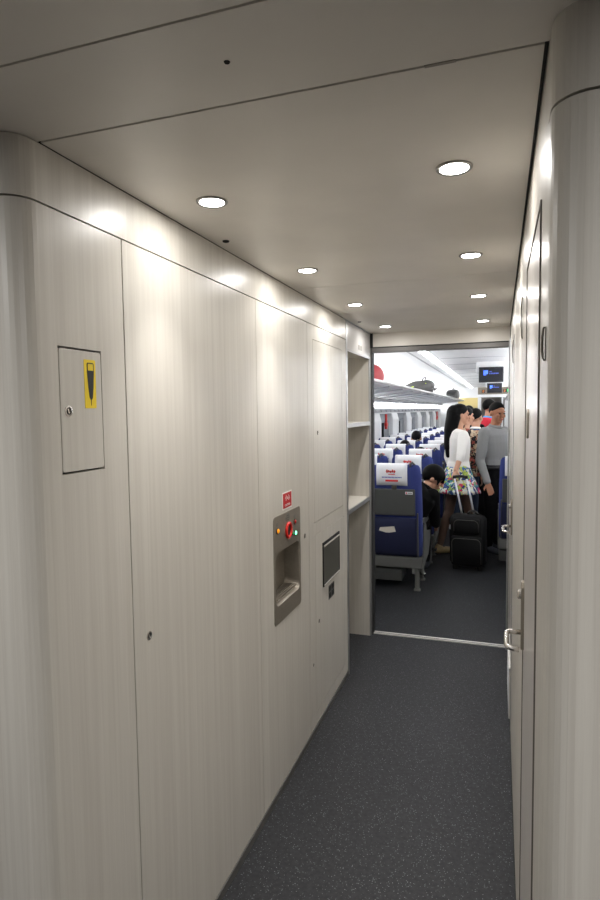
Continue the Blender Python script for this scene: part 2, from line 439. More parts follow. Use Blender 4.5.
# ------------------------------------------------------------------ left wall fittings
def lock_mesh(mb, y, z, r=.0115, x=WL):
    fn = lambda a, b, h: V(x+h, y+a, z+b)
    mb.mat(0).lathe([(r,-.004),(r,.0015),(r*.72,.0022),(r*.66,.0012),(r*.66,-.002)], fn, 20)
    mb.mat(1).lathe([(.0005,.0008),(r*.64,.0008),(r*.64,-.003)], fn, 16)
    mb.mat(0).obox((x+.0012, y-.001, z), (.0012, r*.36, r*.9), Matrix.Rotation(.3, 3, 'X'))
def lock(y, z, parent=None, off=(0,0,0), label=None, x=WL, r=.0115):
    t = MB(); lock_mesh(t, y, z, r, x); o = t.build('key_lock', [M['chrome'], M['black']], parent, off if parent else (x, y, z), smooth=False)
    if not parent: o.location = (x, y, z); tag(o, label, 'lock', 'panel locks')
    return o
def leaf(mb, h, c=.006, gap=.0025, d=.014, x=WL, gz=None):
    """flush leaf with rounded corners inside opening h"""
    gz = gz or gap; y0, y1, z0, z1 = h[0]+gap, h[1]-gap, h[2]+gz, h[3]-gz
    P = []
    for (cy, cz, q) in ((y1-c, z1-c, 0), (y0+c, z1-c, 1), (y0+c, z0+c, 2), (y1-c, z0+c, 3)):
        for k in range(5):
            a = pi/2*q+pi/2*k/4; P.append((cy+c*math.cos(a), cz+c*math.sin(a)))
    mb.prism(P, lambda u, v, dd: V(dd, u, v), x-d, x+.0003); return mb
loc = (WL, (HATCH[0]+HATCH[1])/2, HATCH[2])
hk = thing('access_hatch', loc, 'small flush hatch with yellow sticker on the pale left wall panel', 'hatch')
leaf(MB(), HATCH, gz=.0042).build('door', M['lam'], hk, loc, bevel=.001)
lock(1.015, 1.606, hk, loc)
t = MB()
y0, y1, z0, z1 = 1.0675, 1.1055, 1.612, 1.718
P = []
for (cy, cz, q) in ((y1-.003, z1-.003, 0), (y0+.003, z1-.003, 1), (y0+.003, z0+.003, 2), (y1-.003, z0+.003, 3)):
    for k in range(4): a = pi/2*q+pi/2*k/3; P.append((cy+.003*math.cos(a), cz+.003*math.sin(a)))
fx = lambda u, v, d: V(WL+d, u, v)
st = t.prism(P, fx, .0002, .0010).build('sticker', M['yellow'], hk, loc); st['label'] = 'yellow sticker with a black torch pictogram'
t = MB(); cy = (y0+y1)/2+.0015
w = lambda p: [(cy+a, b) for a, b in p]
hd = [(-.0115,z1-.026),(-.0115,z1-.010),(-.009,z1-.0065),(.009,z1-.0065),(.0115,z1-.010),(.0115,z1-.026)]
t.prism(w(hd), fx, .0010, .0014)
t.prism(w([(-.0115,z1-.024),(.0115,z1-.024),(.0085,z1-.060),(.0055,z1-.082),(.0025,z1-.087),(-.0025,z1-.087),(-.0055,z1-.082),(-.0085,z1-.060)]), fx, .0010, .0015)
t.prism(w([(-.001,z1-.086),(.001,z1-.086),(.0007,z1-.1),(-.0007,z1-.1)]), fx, .0010, .0014)
t.mat(1).prism(w([(-.0085,z1-.0235),(-.0085,z1-.011),(-.007,z1-.009),(.007,z1-.009),(.0085,z1-.011),(.0085,z1-.0235)]), fx, .0013, .0018)
t.build('pictogram', [M['ink'], M['yellow']], st, loc)

lock(1.284, 1.025, label='round key lock low on the wide panel right of the hatch')
lock(2.569, 1.020, label='round key lock just right of the water dispenser')
lock(2.684, .355, label='small key lock at bottom left below the waste flap', r=.008)

def text(body, size, fn, mats, name, parent=None, off=(0,0,0), depth=.0006, bold=0.0):
    cu = bpy.data.curves.new(name, 'FONT'); cu.body = body; cu.size = size; cu.align_x = 'CENTER'; cu.align_y = 'CENTER'
    cu.extrude = depth/2; cu.offset = bold; cu.resolution_u = 2
    o = bpy.data.objects.new(name, cu); COL.objects.link(o)
    me = bpy.data.meshes.new_from_object(o.evaluated_get(bpy.context.evaluated_depsgraph_get()))
    bpy.data.objects.remove(o)
    m = MB(); m.add([fn(*v.co) for v in me.vertices], [tuple(p.vertices) for p in me.polygons])
    return m.build(name, mats, parent, off)
# red warning sign
loc = (WL, 2.338, 1.195)
sg = thing('warning_sign', loc, 'small red sign with white characters above the water dispenser', 'sign')
t = MB(); t.box(WL, WL+.001, 2.281, 2.397, 1.186, 1.260); t.mat(1).box(WL+.001, WL+.0018, 2.287, 2.391, 1.1915, 1.2545)
t.build('plate', [M['white'], M['signred']], sg, loc)
text('小心', .026, lambda a, b, c: V(WL+.0022+c, 2.339+a*1.15, 1.232+b), M['white'], 'lettering', sg, loc)
text('CAUTION', .013, lambda a, b, c: V(WL+.0022+c, 2.339+a*1.1, 1.203+b), M['white'], 'lettering', sg, loc)

# hot water dispenser
loc = (WL, 2.338, DISP[2])
dp = thing('water_dispenser', loc, 'steel drinking water dispenser recessed in the left wall under a red sign', 'water dispenser')
NI = (2.190, 2.486, .800, 1.022); X = WL+.0025
t = MB()
a0, a1, c0, c1 = DISP[0]-.004, DISP[1]+.004, DISP[2]-.004, DISP[3]+.004
def rr(y0, y1, z0, z1, c, n=4):
    P = []
    for (cy, cz, q) in ((y1-c, z1-c, 0), (y0+c, z1-c, 1), (y0+c, z0+c, 2), (y1-c, z0+c, 3)):
        for k in range(n+1): a = pi/2*q+pi/2*k/n; P.append((cy+c*math.cos(a), cz+c*math.sin(a)))
    return P
out = rr(a0, a1, c0, c1, .018); inn = rr(*NI, .03); n = len(out)
t.loft([[V(WL-.004, *p) for p in out], [V(X-.001, *p) for p in out], [V(X, *[q+(m-q)*.004 for q, m in zip(p, (2.338, .95))]) for p in out],
        [V(X, *p) for p in inn], [V(X-.003, *[q+(m-q)*.015 for q, m in zip(p, (2.338, .907))]) for p in inn]], cap=False)
t.build('front_plate', M['steel'], dp, loc)
t = MB(); sh = lambda p, k: V(WL-.065, p[0]*.90+2.34*.10, p[1]*.9+.907*.1+.012)
t.loft([[V(X-.003, *[q+(m-q)*.015 for q, m in zip(p, (2.338, .907))]) for p in inn], [sh(p, 0) for p in inn]], cap=False)
t.add([sh(p, 0) for p in inn], [tuple(range(n))])
t.build('basin', M['steel'], dp, loc)
t = MB()
for k in range(5): t.box(WL-.056+.011*k, WL-.051+.011*k, 2.225, 2.455, .822, .826)
t.box(WL-.06, WL-.004, 2.222, 2.226, .818, .826); t.box(WL-.06, WL-.004, 2.454, 2.458, .818, .826)
t.build('drip_grille', M['steel'], dp, loc)
t = MB(); R = .030; N = 24
t.loft([[V(X+.004+.006*math.cos(b), 2.34+(R+.007*math.sin(b))*math.cos(2*pi*k/N), 1.093+(R+.007*math.sin(b))*math.sin(2*pi*k/N)) for k in range(N)] for b in [2*pi*j/10 for j in range(11)]], cap=False)
rg = t.build('button_ring', M['red'], dp, loc, smooth=True); rg['label'] = 'red ring round the tap button'
t = MB(); t.lathe([(.0005,.003),(.026,.003),(.026,0)], lambda a, b, h: V(X+h, 2.34+a, 1.093+b)); t.build('button', M['black'], dp, loc)
for nm, y, z, r, m in (('indicator_lamp', 2.212, 1.114, .011, 'amber'), ('indicator_lamp', 2.424, 1.114, .010, 'redl'), ('indicator_lamp', 2.428, 1.064, .010, 'green'), ('indicator_lamp', 2.393, 1.068, .0055, 'green2')):
    t = MB(); t.lathe([(r*1.3,0),(r*1.3,.003),(r,.004)], lambda a, b, h: V(X+h, y+a, z+b), 16); b_ = t.build('indicator_lamp', M['sdark'], dp, loc)
    t = MB(); t.lathe([(.0004,.009),(r*.6,.0075),(r*.95,.0035),(r*.95,.001)], lambda a, b, h: V(X+h, y+a, z+b), 16); t.build('lens', M[m], b_, loc, smooth=True)
t = MB(); t.lathe([(.0004,.0006),(.027,.0006),(.027,0)], lambda a, b, h: V(X+h, 2.337+a, 1.1475+b*.72), 28)
lb = t.build('round_label', M['grey'], dp, loc)
t = MB()
for k, wd in ((1, .013), (0, .019), (-1, .015)): t.box(X+.0006, X+.001, 2.337-wd, 2.337+wd, 1.1475+k*.009-.0022, 1.1475+k*.009+.0022)
t.build('label_lines', M['sdark'], lb, loc)
for y, z in ((2.212, 1.140), (2.424, 1.137), (2.428, 1.087)):
    t = MB(); t.prism(rr(y-.008, y+.008, z-.007, z+.007, .003), lambda u, v, d: V(X+d, u, v), 0, .0006); t.build('icon_plate', M['grey'], dp, loc)

# upper cupboard
loc = (WL, (CUP[0]+CUP[1])/2, CUP[2])
cu = thing('cupboard_door', loc, 'tall flush cupboard door above the waste flap, beside the open shelves', 'cabinet')
leaf(MB(), CUP, gap=.0022).build('door', M['lam'], cu, loc, bevel=.001)
lock(2.793, 1.493, cu, loc)
# lower cupboard with waste flap
loc = (WL, (CLO[0]+CLO[1])/2, CLO[2])
cl = thing('waste_cupboard', loc, 'lower flush cupboard door holding a steel waste bin flap', 'cabinet')
leaf(MB(), CLO, gap=.0022).build('door', M['lam'], cl, loc, bevel=.001)
F = (2.857, 3.183, .692, .923); X = WL
t = MB()
for a, b, c, d in ((F[0], F[1], F[3]-.016, F[3]), (F[0], F[1], F[2], F[2]+.016), (F[0], F[0]+.012, F[2], F[3]), (F[1]-.012, F[1], F[2], F[3])): t.box(X, X+.005, a, b, c, d)
fr = t.build('flap_frame', M['black'], cl, loc, bevel=.001)
t = MB(); t.box(X+.005, X+.008, F[0]+.012, F[1]-.012, F[2]+.005, F[2]+.011); t.build('edge_strip', M['sill'], fr, loc)
t = MB(); t.box(X+.004, X+.008, F[0]+.012, F[1]-.012, F[3]-.023, F[3]-.016); t.build('edge_strip', M['sill'], fr, loc)
t = MB(); t.box(X, X+.004, F[0]+.012, F[1]-.012, F[2]+.016, F[3]-.016); t.build('flap', mat('flap_steel', (92,91,84), .4, .2), cl, loc, bevel=.001)
lock(2.784, .541, cl, loc, r=.010)
t = MB(); t.box(X, X+.0012, 2.962, 3.072, .592, .668)
lp = t.build('notice_plate', mat('notice_grey', (98,98,96), .5), cl, loc)
t = MB()
for a, b in ((2.968, 3.006), (3.022, 3.066)):
    for c, d in ((.600, .628), (.634, .660)): t.box(X+.0012, X+.0018, a, b, c, d)
t.build('pictogram', M['ink'], lp, loc)

# open shelf unit
loc = (WL, (YS+YE)/2, 0)
su = thing('shelf_unit', loc, 'open laminate shelf niche with two shelves beside the cabin doorway', 'shelf')
XB = -1.27; ya, yb = YS+.024, YE-.04
t = MB(); t.box(XB-.015, XB, ya-.012, yb+.012, 0, 1.975); t.build('back_panel', M['lam'], su, loc)
t = MB(); t.box(XB, WL-.006, ya-.012, ya, 0, 1.975); t.build('side_panel', M['lam'], su, loc)
t = MB(); t.box(XB, WL-.006, yb, yb+.012, 0, 1.975); t.build('side_panel', M['lam'], su, loc)
t = MB(); t.box(XB, WL-.006, ya, yb, 1.957, 1.975); t.build('top_panel', M['lam'], su, loc)
for z in (1.521, .998):
    t = MB(); t.box(XB, WL-.008, ya, yb, z-.024, z); o = t.build('shelf', M['lam'], su, loc)
    t = MB(); t.box(WL-.008, WL+.001, ya, yb, z-.026, z+.002); t.build('edge_trim', M['alu'], o, loc, bevel=.001)
t = MB(); t.box(WL-.012, WL, ya-.002, YE-.012, 1.957, CZ-.004); o = t.build('fascia', mat('fascia_grey', (182,180,178), .3), su, loc, bevel=.001)
t = MB()
for y in (3.70, 3.76):
    t = MB(); t.box(WL, WL+.0008, y, y+.036, 1.985, 2.015); t.build('pictogram', M['grey'], o, loc)
t = MB(); t.box(WL-.03, WL+.002, YS-.010, ya-.001, .0, CZ-.004); t.build('stile', M['alu'], su, loc, bevel=.001)
t = MB(); t.box(WL-.03, WL+.002, yb+.001, YE-.014, .0, 1.98); t.build('stile', M['alu'], su, loc, bevel=.001)
t = MB(); t.box(WL-.008, WL+.0015, ya, yb, 1.950, 1.962); t.build('edge_trim', M['alu'], su, loc)

# ------------------------------------------------------------------ right wall doors and hardware
for i, (D, hy) in enumerate(((D1, 1.580), (D2, 3.02))):
    loc = (WR, (D[0]+D[1])/2, D[2])
    dr = struct(bpy.data.objects.new(f'door_{i+1}', None)); COL.objects.link(dr); dr.location = loc
    t = MB(); t.box(WR-.0005, WR+.014, D[0], D[1], D[2], D[3]); t.build('leaf', M['lamdoor'], dr, loc, bevel=.001)
    gm = M['gask'] if i == 0 else M['alu']
    for a, b, c, d in ((D[0]-.003, D[0]+.003, D[2], D[3]+.003), (D[1]-.003, D[1]+.003, D[2], D[3]+.003), (D[0]+.003, D[1]-.003, D[3]-.003, D[3]+.003)):
        q = MB(); q.box(WR-(.0026 if i == 0 else .002), WR+.015, a, b, c, d); q.build('gasket', gm, dr, loc)
    z = 1.07
    t = MB(); P = [(hy-.014, z-.085), (hy+.014, z-.085), (hy+.014, z+.075), (hy+.008, z+.09), (hy-.008, z+.09), (hy-.014, z+.075)]
    t.prism(P, lambda u, v, d: V(d, u, v), WR-.008, WR); pl = t.build('handle_plate', M['steel'], dr, loc, bevel=.001)
    t = MB(); zl = z-.044; path = [(WR-.006, hy, zl)]
    for k in range(7):
        a = pi/2*k/6; path.append((WR-.031-.012*math.sin(a), hy-.016+.016*math.cos(a), zl-.002*k/6))
    path += [(WR-.043, hy-.04, zl-.005), (WR-.043, hy-.066, zl-.009)]
    for k in range(1, 6):
        a = pi/2*k/5; path.append((WR-.031-.012*math.cos(a), hy-.066-.014*math.sin(a), zl-.010-.003*k/5))
    path += [(WR-.026, hy-.080, zl-.014), (WR-.014, hy-.080, zl-.015)]
    t.tube(path, .0065, 12); t.build('lever', M['chrome'], pl, loc, smooth=True)
    t = MB(); t.lathe([(.012,0),(.012,.006),(.008,.009),(.0005,.009)], lambda a, b, h: V(WR-.008-h, hy+a, z+.055+b), 16); t.build('latch', M['chrome'], pl, loc)
    gy0, gy1, gz0, gz1 = (3.05, 3.52, .04, .30) if i else (1.14, 1.57, .05, .19)
    t = MB()
    for a, b, c, d in ((gy0, gy1, gz1-.014, gz1), (gy0, gy1, gz0, gz0+.014), (gy0, gy0+.014, gz0, gz1), (gy1-.014, gy1, gz0, gz1)): t.box(WR-.009, WR, a, b, c, d)
    gf = t.build('vent_frame', M['sill'], dr, loc, bevel=.002)
    t = MB()
    for k in range(7):
        zz = gz0+.02+k*(gz1-gz0-.04)/7; t.obox((WR-.004, (gy0+gy1)/2, zz+.012), (.002, gy1-gy0-.028, .026), Matrix.Rotation(-.35, 3, 'Y'))
    t.build('louvre', M['alu'], gf, loc)
loc = (WR, 1.47, 1.56)
t = MB(); t.prism(rr(1.44, 1.50, 1.53, 1.598, .012), lambda u, v, d: V(d, u, v), WR-.0045, WR-.0006); o = t.build('sign_plate', M['steel'], off=loc, bevel=.001); o.location = loc
tag(o, 'slim grey plate mounted on the nearest door of the right wall', 'sign')
def hook(y, z, h, x, lab):
    t = MB(); lo = (x, y, z)
    t.tube([(x-.002, y, z+h/2), (x-.0035, y, z+h*.45), (x-.005, y, z+h*.2), (x-.005, y, z-h*.2), (x-.004, y-.002, z-h*.42), (x-.002, y-.004, z-h/2)], [.0012,.0016,.002,.002,.0016,.0012], 8)
    t.box(x-.0012, x, y-.005, y+.005, z-h*.5, z+h*.5)
    o = t.build('pull_handle', M['sdark'], off=lo, smooth=False, bevel=.0008); o.location = lo; tag(o, lab, 'handle', 'slim handles high on the right wall')
hook(1.916, 1.871, .125, WR, 'slim steel handle high on the right wall, just past the nearest door')
hook(3.16, 1.882, .115, WR, 'slim steel handle high on the right wall, nearest the cabin doorway')
hook(.955, 1.695, .05, WR, 'slim steel handle on the right wall, nearest the rounded corner')

# ================================================================== cabin
CX0, CX1, CY0, CY1, CC = -2.15, 1.10, YE+.03, 22.0, 2.36
# partition on the cabin side of the doorway
mb = MB()
for a, b, c, d in ((CX0, WL-.03, 0, CC+.1), (WR+.05, CX1, 0, CC+.1), (WL-.03, WR+.05, 2.06, CC+.1)): mb.box(a, b, YE+.07, YE+.10, c, d)
struct(mb.build('wall_cabin_front', M['cwall']))
# side walls with window bays
ZB, ZT = .80, 1.40
WY = [10.75+1.96*k for k in range(-4, 6)]
def cabin_wall(x, sgn, name):
    mb = MB(); edges = [CY0+.04]
    for w0 in WY:
        edges += [w0, w0+1.25]
    edges.append(CY1)
    sec = [(0,0),(0,ZT+.12)]
    for a, b in zip(edges[0::2], edges[1::2]):       # pilasters: rounded, standing proud
        if b-a < .05: continue
        rings = []
        for z, dx in ((0,.0),(.7,.03),(1.0,.05),(1.40,.05),(1.53,.0)):
            rings.append([V(x+sgn*(dx*0), a, z), V(x+sgn*dx*.6, a+.012, z), V(x+sgn*dx, a+.09, z), V(x+sgn*dx, b-.09, z), V(x+sgn*dx*.6, b-.012, z), V(x, b, z), V(x-sgn*.05, b, z), V(x-sgn*.05, a, z)])
        mb.loft(rings)
    for w0 in WY:
        mb.box(min(x, x-sgn*.05), max(x, x-sgn*.05), w0, w0+1.25, 0, ZB)
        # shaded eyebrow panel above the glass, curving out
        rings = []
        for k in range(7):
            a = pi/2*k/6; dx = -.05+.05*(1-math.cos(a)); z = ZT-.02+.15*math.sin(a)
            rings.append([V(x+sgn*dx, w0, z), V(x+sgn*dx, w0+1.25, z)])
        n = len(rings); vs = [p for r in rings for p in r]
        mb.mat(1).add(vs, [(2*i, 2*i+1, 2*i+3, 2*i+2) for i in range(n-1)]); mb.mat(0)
    mb.mat(0).box(min(x-sgn*.05, x-sgn*.08), max(x-sgn*.05, x-sgn*.08), CY0+.04, CY1, 1.40, CC+.1)
    mb.box(min(x, x-sgn*.05), max(x, x-sgn*.05), CY0+.04, CY1, 1.53, 2.0)
    struct(mb.build(name, [M['cwall'], M['cdark']], fixn=False))
cabin_wall(CX0+.06, 1, 'wall_cabin_left'); cabin_wall(CX1-.06, -1, 'wall_cabin_right')
for i, w0 in enumerate(WY):
    x = CX0+.06-.05
    root = struct(bpy.data.objects.new(f'window_{i+1}', None)); COL.objects.link(root); root.location = (x, w0+.625, ZB)
    t = MB(); t.box(x-.022, x-.016, w0, w0+1.25, ZB, ZT+.02); t.build('pane', M['glass'], root, (x, w0+.625, ZB))
    t = MB()
    for a, b, c, d in ((w0, w0+.10, ZB, ZT), (w0+1.15, w0+1.25, ZB, ZT), (w0+.10, w0+1.15, ZT-.05, ZT), (w0+.10, w0+1.15, ZB, ZB+.05)): t.box(x-.016, x+.004, a, b, c, d)
    t.build('window_frame', M['cdark'], root, (x, w0+.625, ZB), bevel=.004)
    t = MB(); N = 26
    P = [V(x+.014+.008*(k % 2), w0+.62+.40*k/N, 0) for k in range(N+1)]
    t.loft([[V(p.x, p.y, ZB+.02) for p in P]+[V(p.x-.003, p.y, ZB+.02) for p in P[::-1]], [V(p.x, p.y, ZT-.005) for p in P]+[V(p.x-.003, p.y, ZT-.005) for p in P[::-1]]])
    t.build('curtain', M['cdark'], root, (x, w0+.625, ZB))
# ceiling arch
mb = MB(); cx = (CX0+CX1)/2; P = []
for k in range(13):
    a = pi*k/12; c, s_ = math.cos(a), math.sin(a)
    P.append((cx-1.58*math.copysign(abs(c)**.5, c), 1.93+(CC-1.93)*s_**.5))
up = [(x, z+.03) for x, z in P]
mb.loft([[V(x, y, z) for x, z in P+up[::-1]] for y in (YE+.10, CY1)])
for k in range(20): pass
struct(mb.build('ceiling_cabin', M['cwall']))
def czat(x):
    for (xa, za), (xb, zb) in zip(P, P[1:]):
        if xa <= x <= xb: return za+(zb-za)*(x-xa)/(xb-xa)
    return CC
# cross seams in the ceiling lining (right of the strip light)
mb = MB()
for y in [5.2+1.3*k for k in range(13)]: mb.box(-.85, .35, y, y+.02, CC-.006, CC+.002)
struct(mb.build('trim_4', M['crail']))
mb = MB(); mb.box(-1.16, -1.135, YE+.1, CY1, czat(-1.15)-.006, czat(-1.15)+.01); struct(mb.build('trim_5', M['crail']))
for x, lab in ((-.93, 'long white strip light along the cabin ceiling left of the screens'), (.42, 'long white strip light along the cabin ceiling right of the screens')):
    loc = (x, YE+.1, CC); L_ = thing('strip_light', loc, lab, 'light', 'cabin strip lights')
    z = min(czat(x-.06), czat(x+.06)); t = MB(); t.box(x-.05, x+.05, YE+.12, 21.6, z-.012, z+.012); t.build('housing', M['cwall'], L_, loc)
    t = MB(); t.box(x-.024, x+.024, YE+.13, 21.5, z-.045, z-.012); t.build('diffuser', M['tubel'], L_, loc)

# luggage racks
def rack(sgn, xw, label):
    f = lambda dx: xw+sgn*dx
    xe = abs(-1.2-(CX0+.06))
    loc = (xw, YE+.14, 1.8); R_ = thing('luggage_rack', loc, label, 'luggage rack', 'luggage racks')
    ys = (YE+.13, CY1-.02)
    def ext(prof, name, m, parent=R_, y=ys):
        t = MB(); t.loft([[V(f(a), yy, z) for a, z in prof] for yy in y]); return t.build(name, m, parent, loc)
    ext([(xe-.035,1.886),(xe-.005,1.888),(xe,1.904),(xe-.008,1.920),(xe-.03,1.923),(xe-.045,1.906)], 'front_rail', M['alu'])
    ext([(.0,1.80),(.05,1.79),(xe-.035,1.882),(xe-.035,1.894),(.05,1.812),(.0,1.812)], 'tray', M['rackm'])
    ext([(.0,1.735),(.10,1.735),(.14,1.765),(.14,1.79),(.0,1.79)], 'back_rail', M['crail'])
    for k in range(17): y = YE+.9+k*1.0; t = MB(); t.loft([[V(f(a), yy, z) for a, z in [(.06,1.775),(xe-.04,1.866),(xe-.04,1.884),(.06,1.80)]] for yy in (y, y+.035)]); t.build('bracket', M['crail'], R_, loc)
    t = MB(); t.loft([[V(f(a), yy, z) for a, z in [(.005,1.65),(.035,1.655),(.035,1.725),(.005,1.73)]] for yy in ys]); t.build('wall_light', M['tubes'], R_, loc)
    t = MB(); t.loft([[V(f(a), yy, z) for a, z in [(.012,1.83),(.05,1.83),(.05,1.86),(.012,1.86)]] for yy in ys]); t.build('cove_light', M['cove'], R_, loc)
    rl = ext([(.0,1.55),(.04,1.555),(.05,1.60),(.04,1.635),(.0,1.64)], 'coat_rail', M['crail'])
    for k in range(34):
        y = YE+.6+k*.49; t = MB(); t.tube([(f(.05), y, 1.60), (f(.07), y, 1.592), (f(.072), y, 1.577), (f(.066), y, 1.565)], .004, 6); t.build('hook', M['pgrey'], rl, loc)
    return R_
rack(1, CX0+.06, 'long grey overhead luggage rack along the left side of the cabin')
rack(-1, CX1-.06, 'long grey overhead luggage rack along the right side, behind the door frame')

# far end wall of the cabin and the vestibule behind it
EL, ER = -.74, .16
mb = MB()
mb.box(CX0, EL, CY1, CY1+.05, 0, CC+.1); mb.box(ER, CX1, CY1, CY1+.05, 0, CC+.1); mb.box(EL, ER, CY1, CY1+.05, 2.0, 2.10)
mb.mat(1).box(EL, ER+.3, CY1-.004, CY1+.05, 2.10, CC+.1); mb.mat(2).box(-1.42, EL, CY1-.004, CY1, .0, 1.99)  # cream panel: warm light on the end wall put into its colour
struct(mb.build('wall_cabin_end', [M['cwall'], mat('bulkhead_grey', (128,120,108), .5), M['cream']]))
mb = MB(); mb.box(EL-.03, ER+.25, CY1-.06, CY1, 2.0, 2.09); struct(mb.build('trim_6', M['cwall']))
mb = MB(); mb.box(EL-.0, EL+.10, CY1-.02, CY1+.6, 0, 1.99); mb.box(.06, .12, CY1-.02, CY1+.1, 0, 1.99); struct(mb.build('trim_7', M['cwall']))
mb = MB(); mb.box(EL-.5, EL-.0, CY1+.06, CY1+1.6, 0, 2.1); mb.box(EL-.1, ER+.4, CY1+1.55, CY1+1.6, 0, 2.1); struct(mb.build('wall_far_vestibule', M['frame']))
mb = MB(); mb.box(EL-.1, ER+.4, CY1+.06, CY1+1.6, 2.1, 2.13); struct(mb.build('ceiling_far_vestibule', M['crail']))
mb = MB(); mb.box(ER+.1, ER+.15, CY1+.06, CY1+1.6, 0, 2.1); struct(mb.build('wall_far_vestibule_right', M['gasket']))
L = bpy.data.lights.new('far_light', 'POINT'); L.energy = 8; L.shadow_soft_size = .1; L.color = (1, .92, .8); lo = bpy.data.objects.new('far_light', L); COL.objects.link(lo); lo.location = (-.7, CY1+.7, 1.95)
def led(name, x0, x1, z0, z1, m, lab, glyph):
    loc = ((x0+x1)/2, CY1-.002, z0); o = thing(name, loc, lab, 'sign')
    t = MB(); t.box(x0-.03, x1+.03, CY1-.02, CY1, z0-.02, z1+.02); t.build('panel', M['ink'], o, loc)
    t = MB()
    for a, b, c, d in glyph: t.box(x0+(x1-x0)*a, x0+(x1-x0)*b, CY1-.024, CY1-.02, z0+(z1-z0)*c, z0+(z1-z0)*d)
    t.build('symbol', m, o, loc)
two = [(0,1,.85,1),(0,1,.43,.57),(0,1,0,.15),(.75,1,.43,1),(0,.25,0,.57)]
led('display', -.58, -.53, 2.18, 2.25, M['led'], 'small orange lit figure on the far bulkhead left of the screens', two)
led('display', .135, .185, 2.18, 2.25, M['led'], 'small orange lit figure on the far bulkhead right of the farther screen', two)
led('exit_light', .245, .42, 2.18, 2.28, M['ledg'], 'small green lit pictogram sign on the far bulkhead', [(0,.42,0,1),(.55,1,0,1)])

# hanging screens
def tv(x, y, w, h, zc, lab):
    loc = (x, y, zc+h/2); o = thing('television', loc, lab, 'screen', 'ceiling screens')
    t = MB(); t.box(x-w/2, x+w/2, y, y+.05, zc-h/2, zc+h/2); t.build('casing', M['black'], o, loc, bevel=.008)
    t = MB(); t.box(x-w/2+.015, x+w/2-.015, y-.002, y, zc-h/2+.02, zc+h/2-.015); sc = t.build('screen', M['screen'], o, loc)
    t = MB(); t.box(x-w*.31, x-w*.13, y-.004, y-.002, zc+h*.04, zc+h*.28); t.box(x-w*.31, x-w*.2, y-.004, y-.002, zc-h*.04, zc+.02*h); t.build('logo', M['scrblue'], sc, loc)
    t = MB(); t.box(x-w*.07, x+w*.02, y-.004, y-.002, zc+h*.17, zc+h*.22)
    for k in range(6): t.box(x-w*.08+k*.026*w/.4, x-w*.08+.02*w/.4+k*.026*w/.4, y-.004, y-.002, zc+h*.03, zc+h*.11)
    t.build('caption', M['scrblue2'], sc, loc)
    t = MB(); t.box(x-w/2-.04, x+w/2+.04, y+.052, y+.30, zc+h*.1, CC+.01); t.build('bracket', M['cwall'], o, loc, bevel=.01)
tv(-.135, 10.0, .38, .245, 2.145, 'larger black hanging screen with a blue logo, nearest the doorway')
tv(-.135, 16.6, .38, .26, 2.145, 'smaller-looking black hanging screen farther down the cabin')

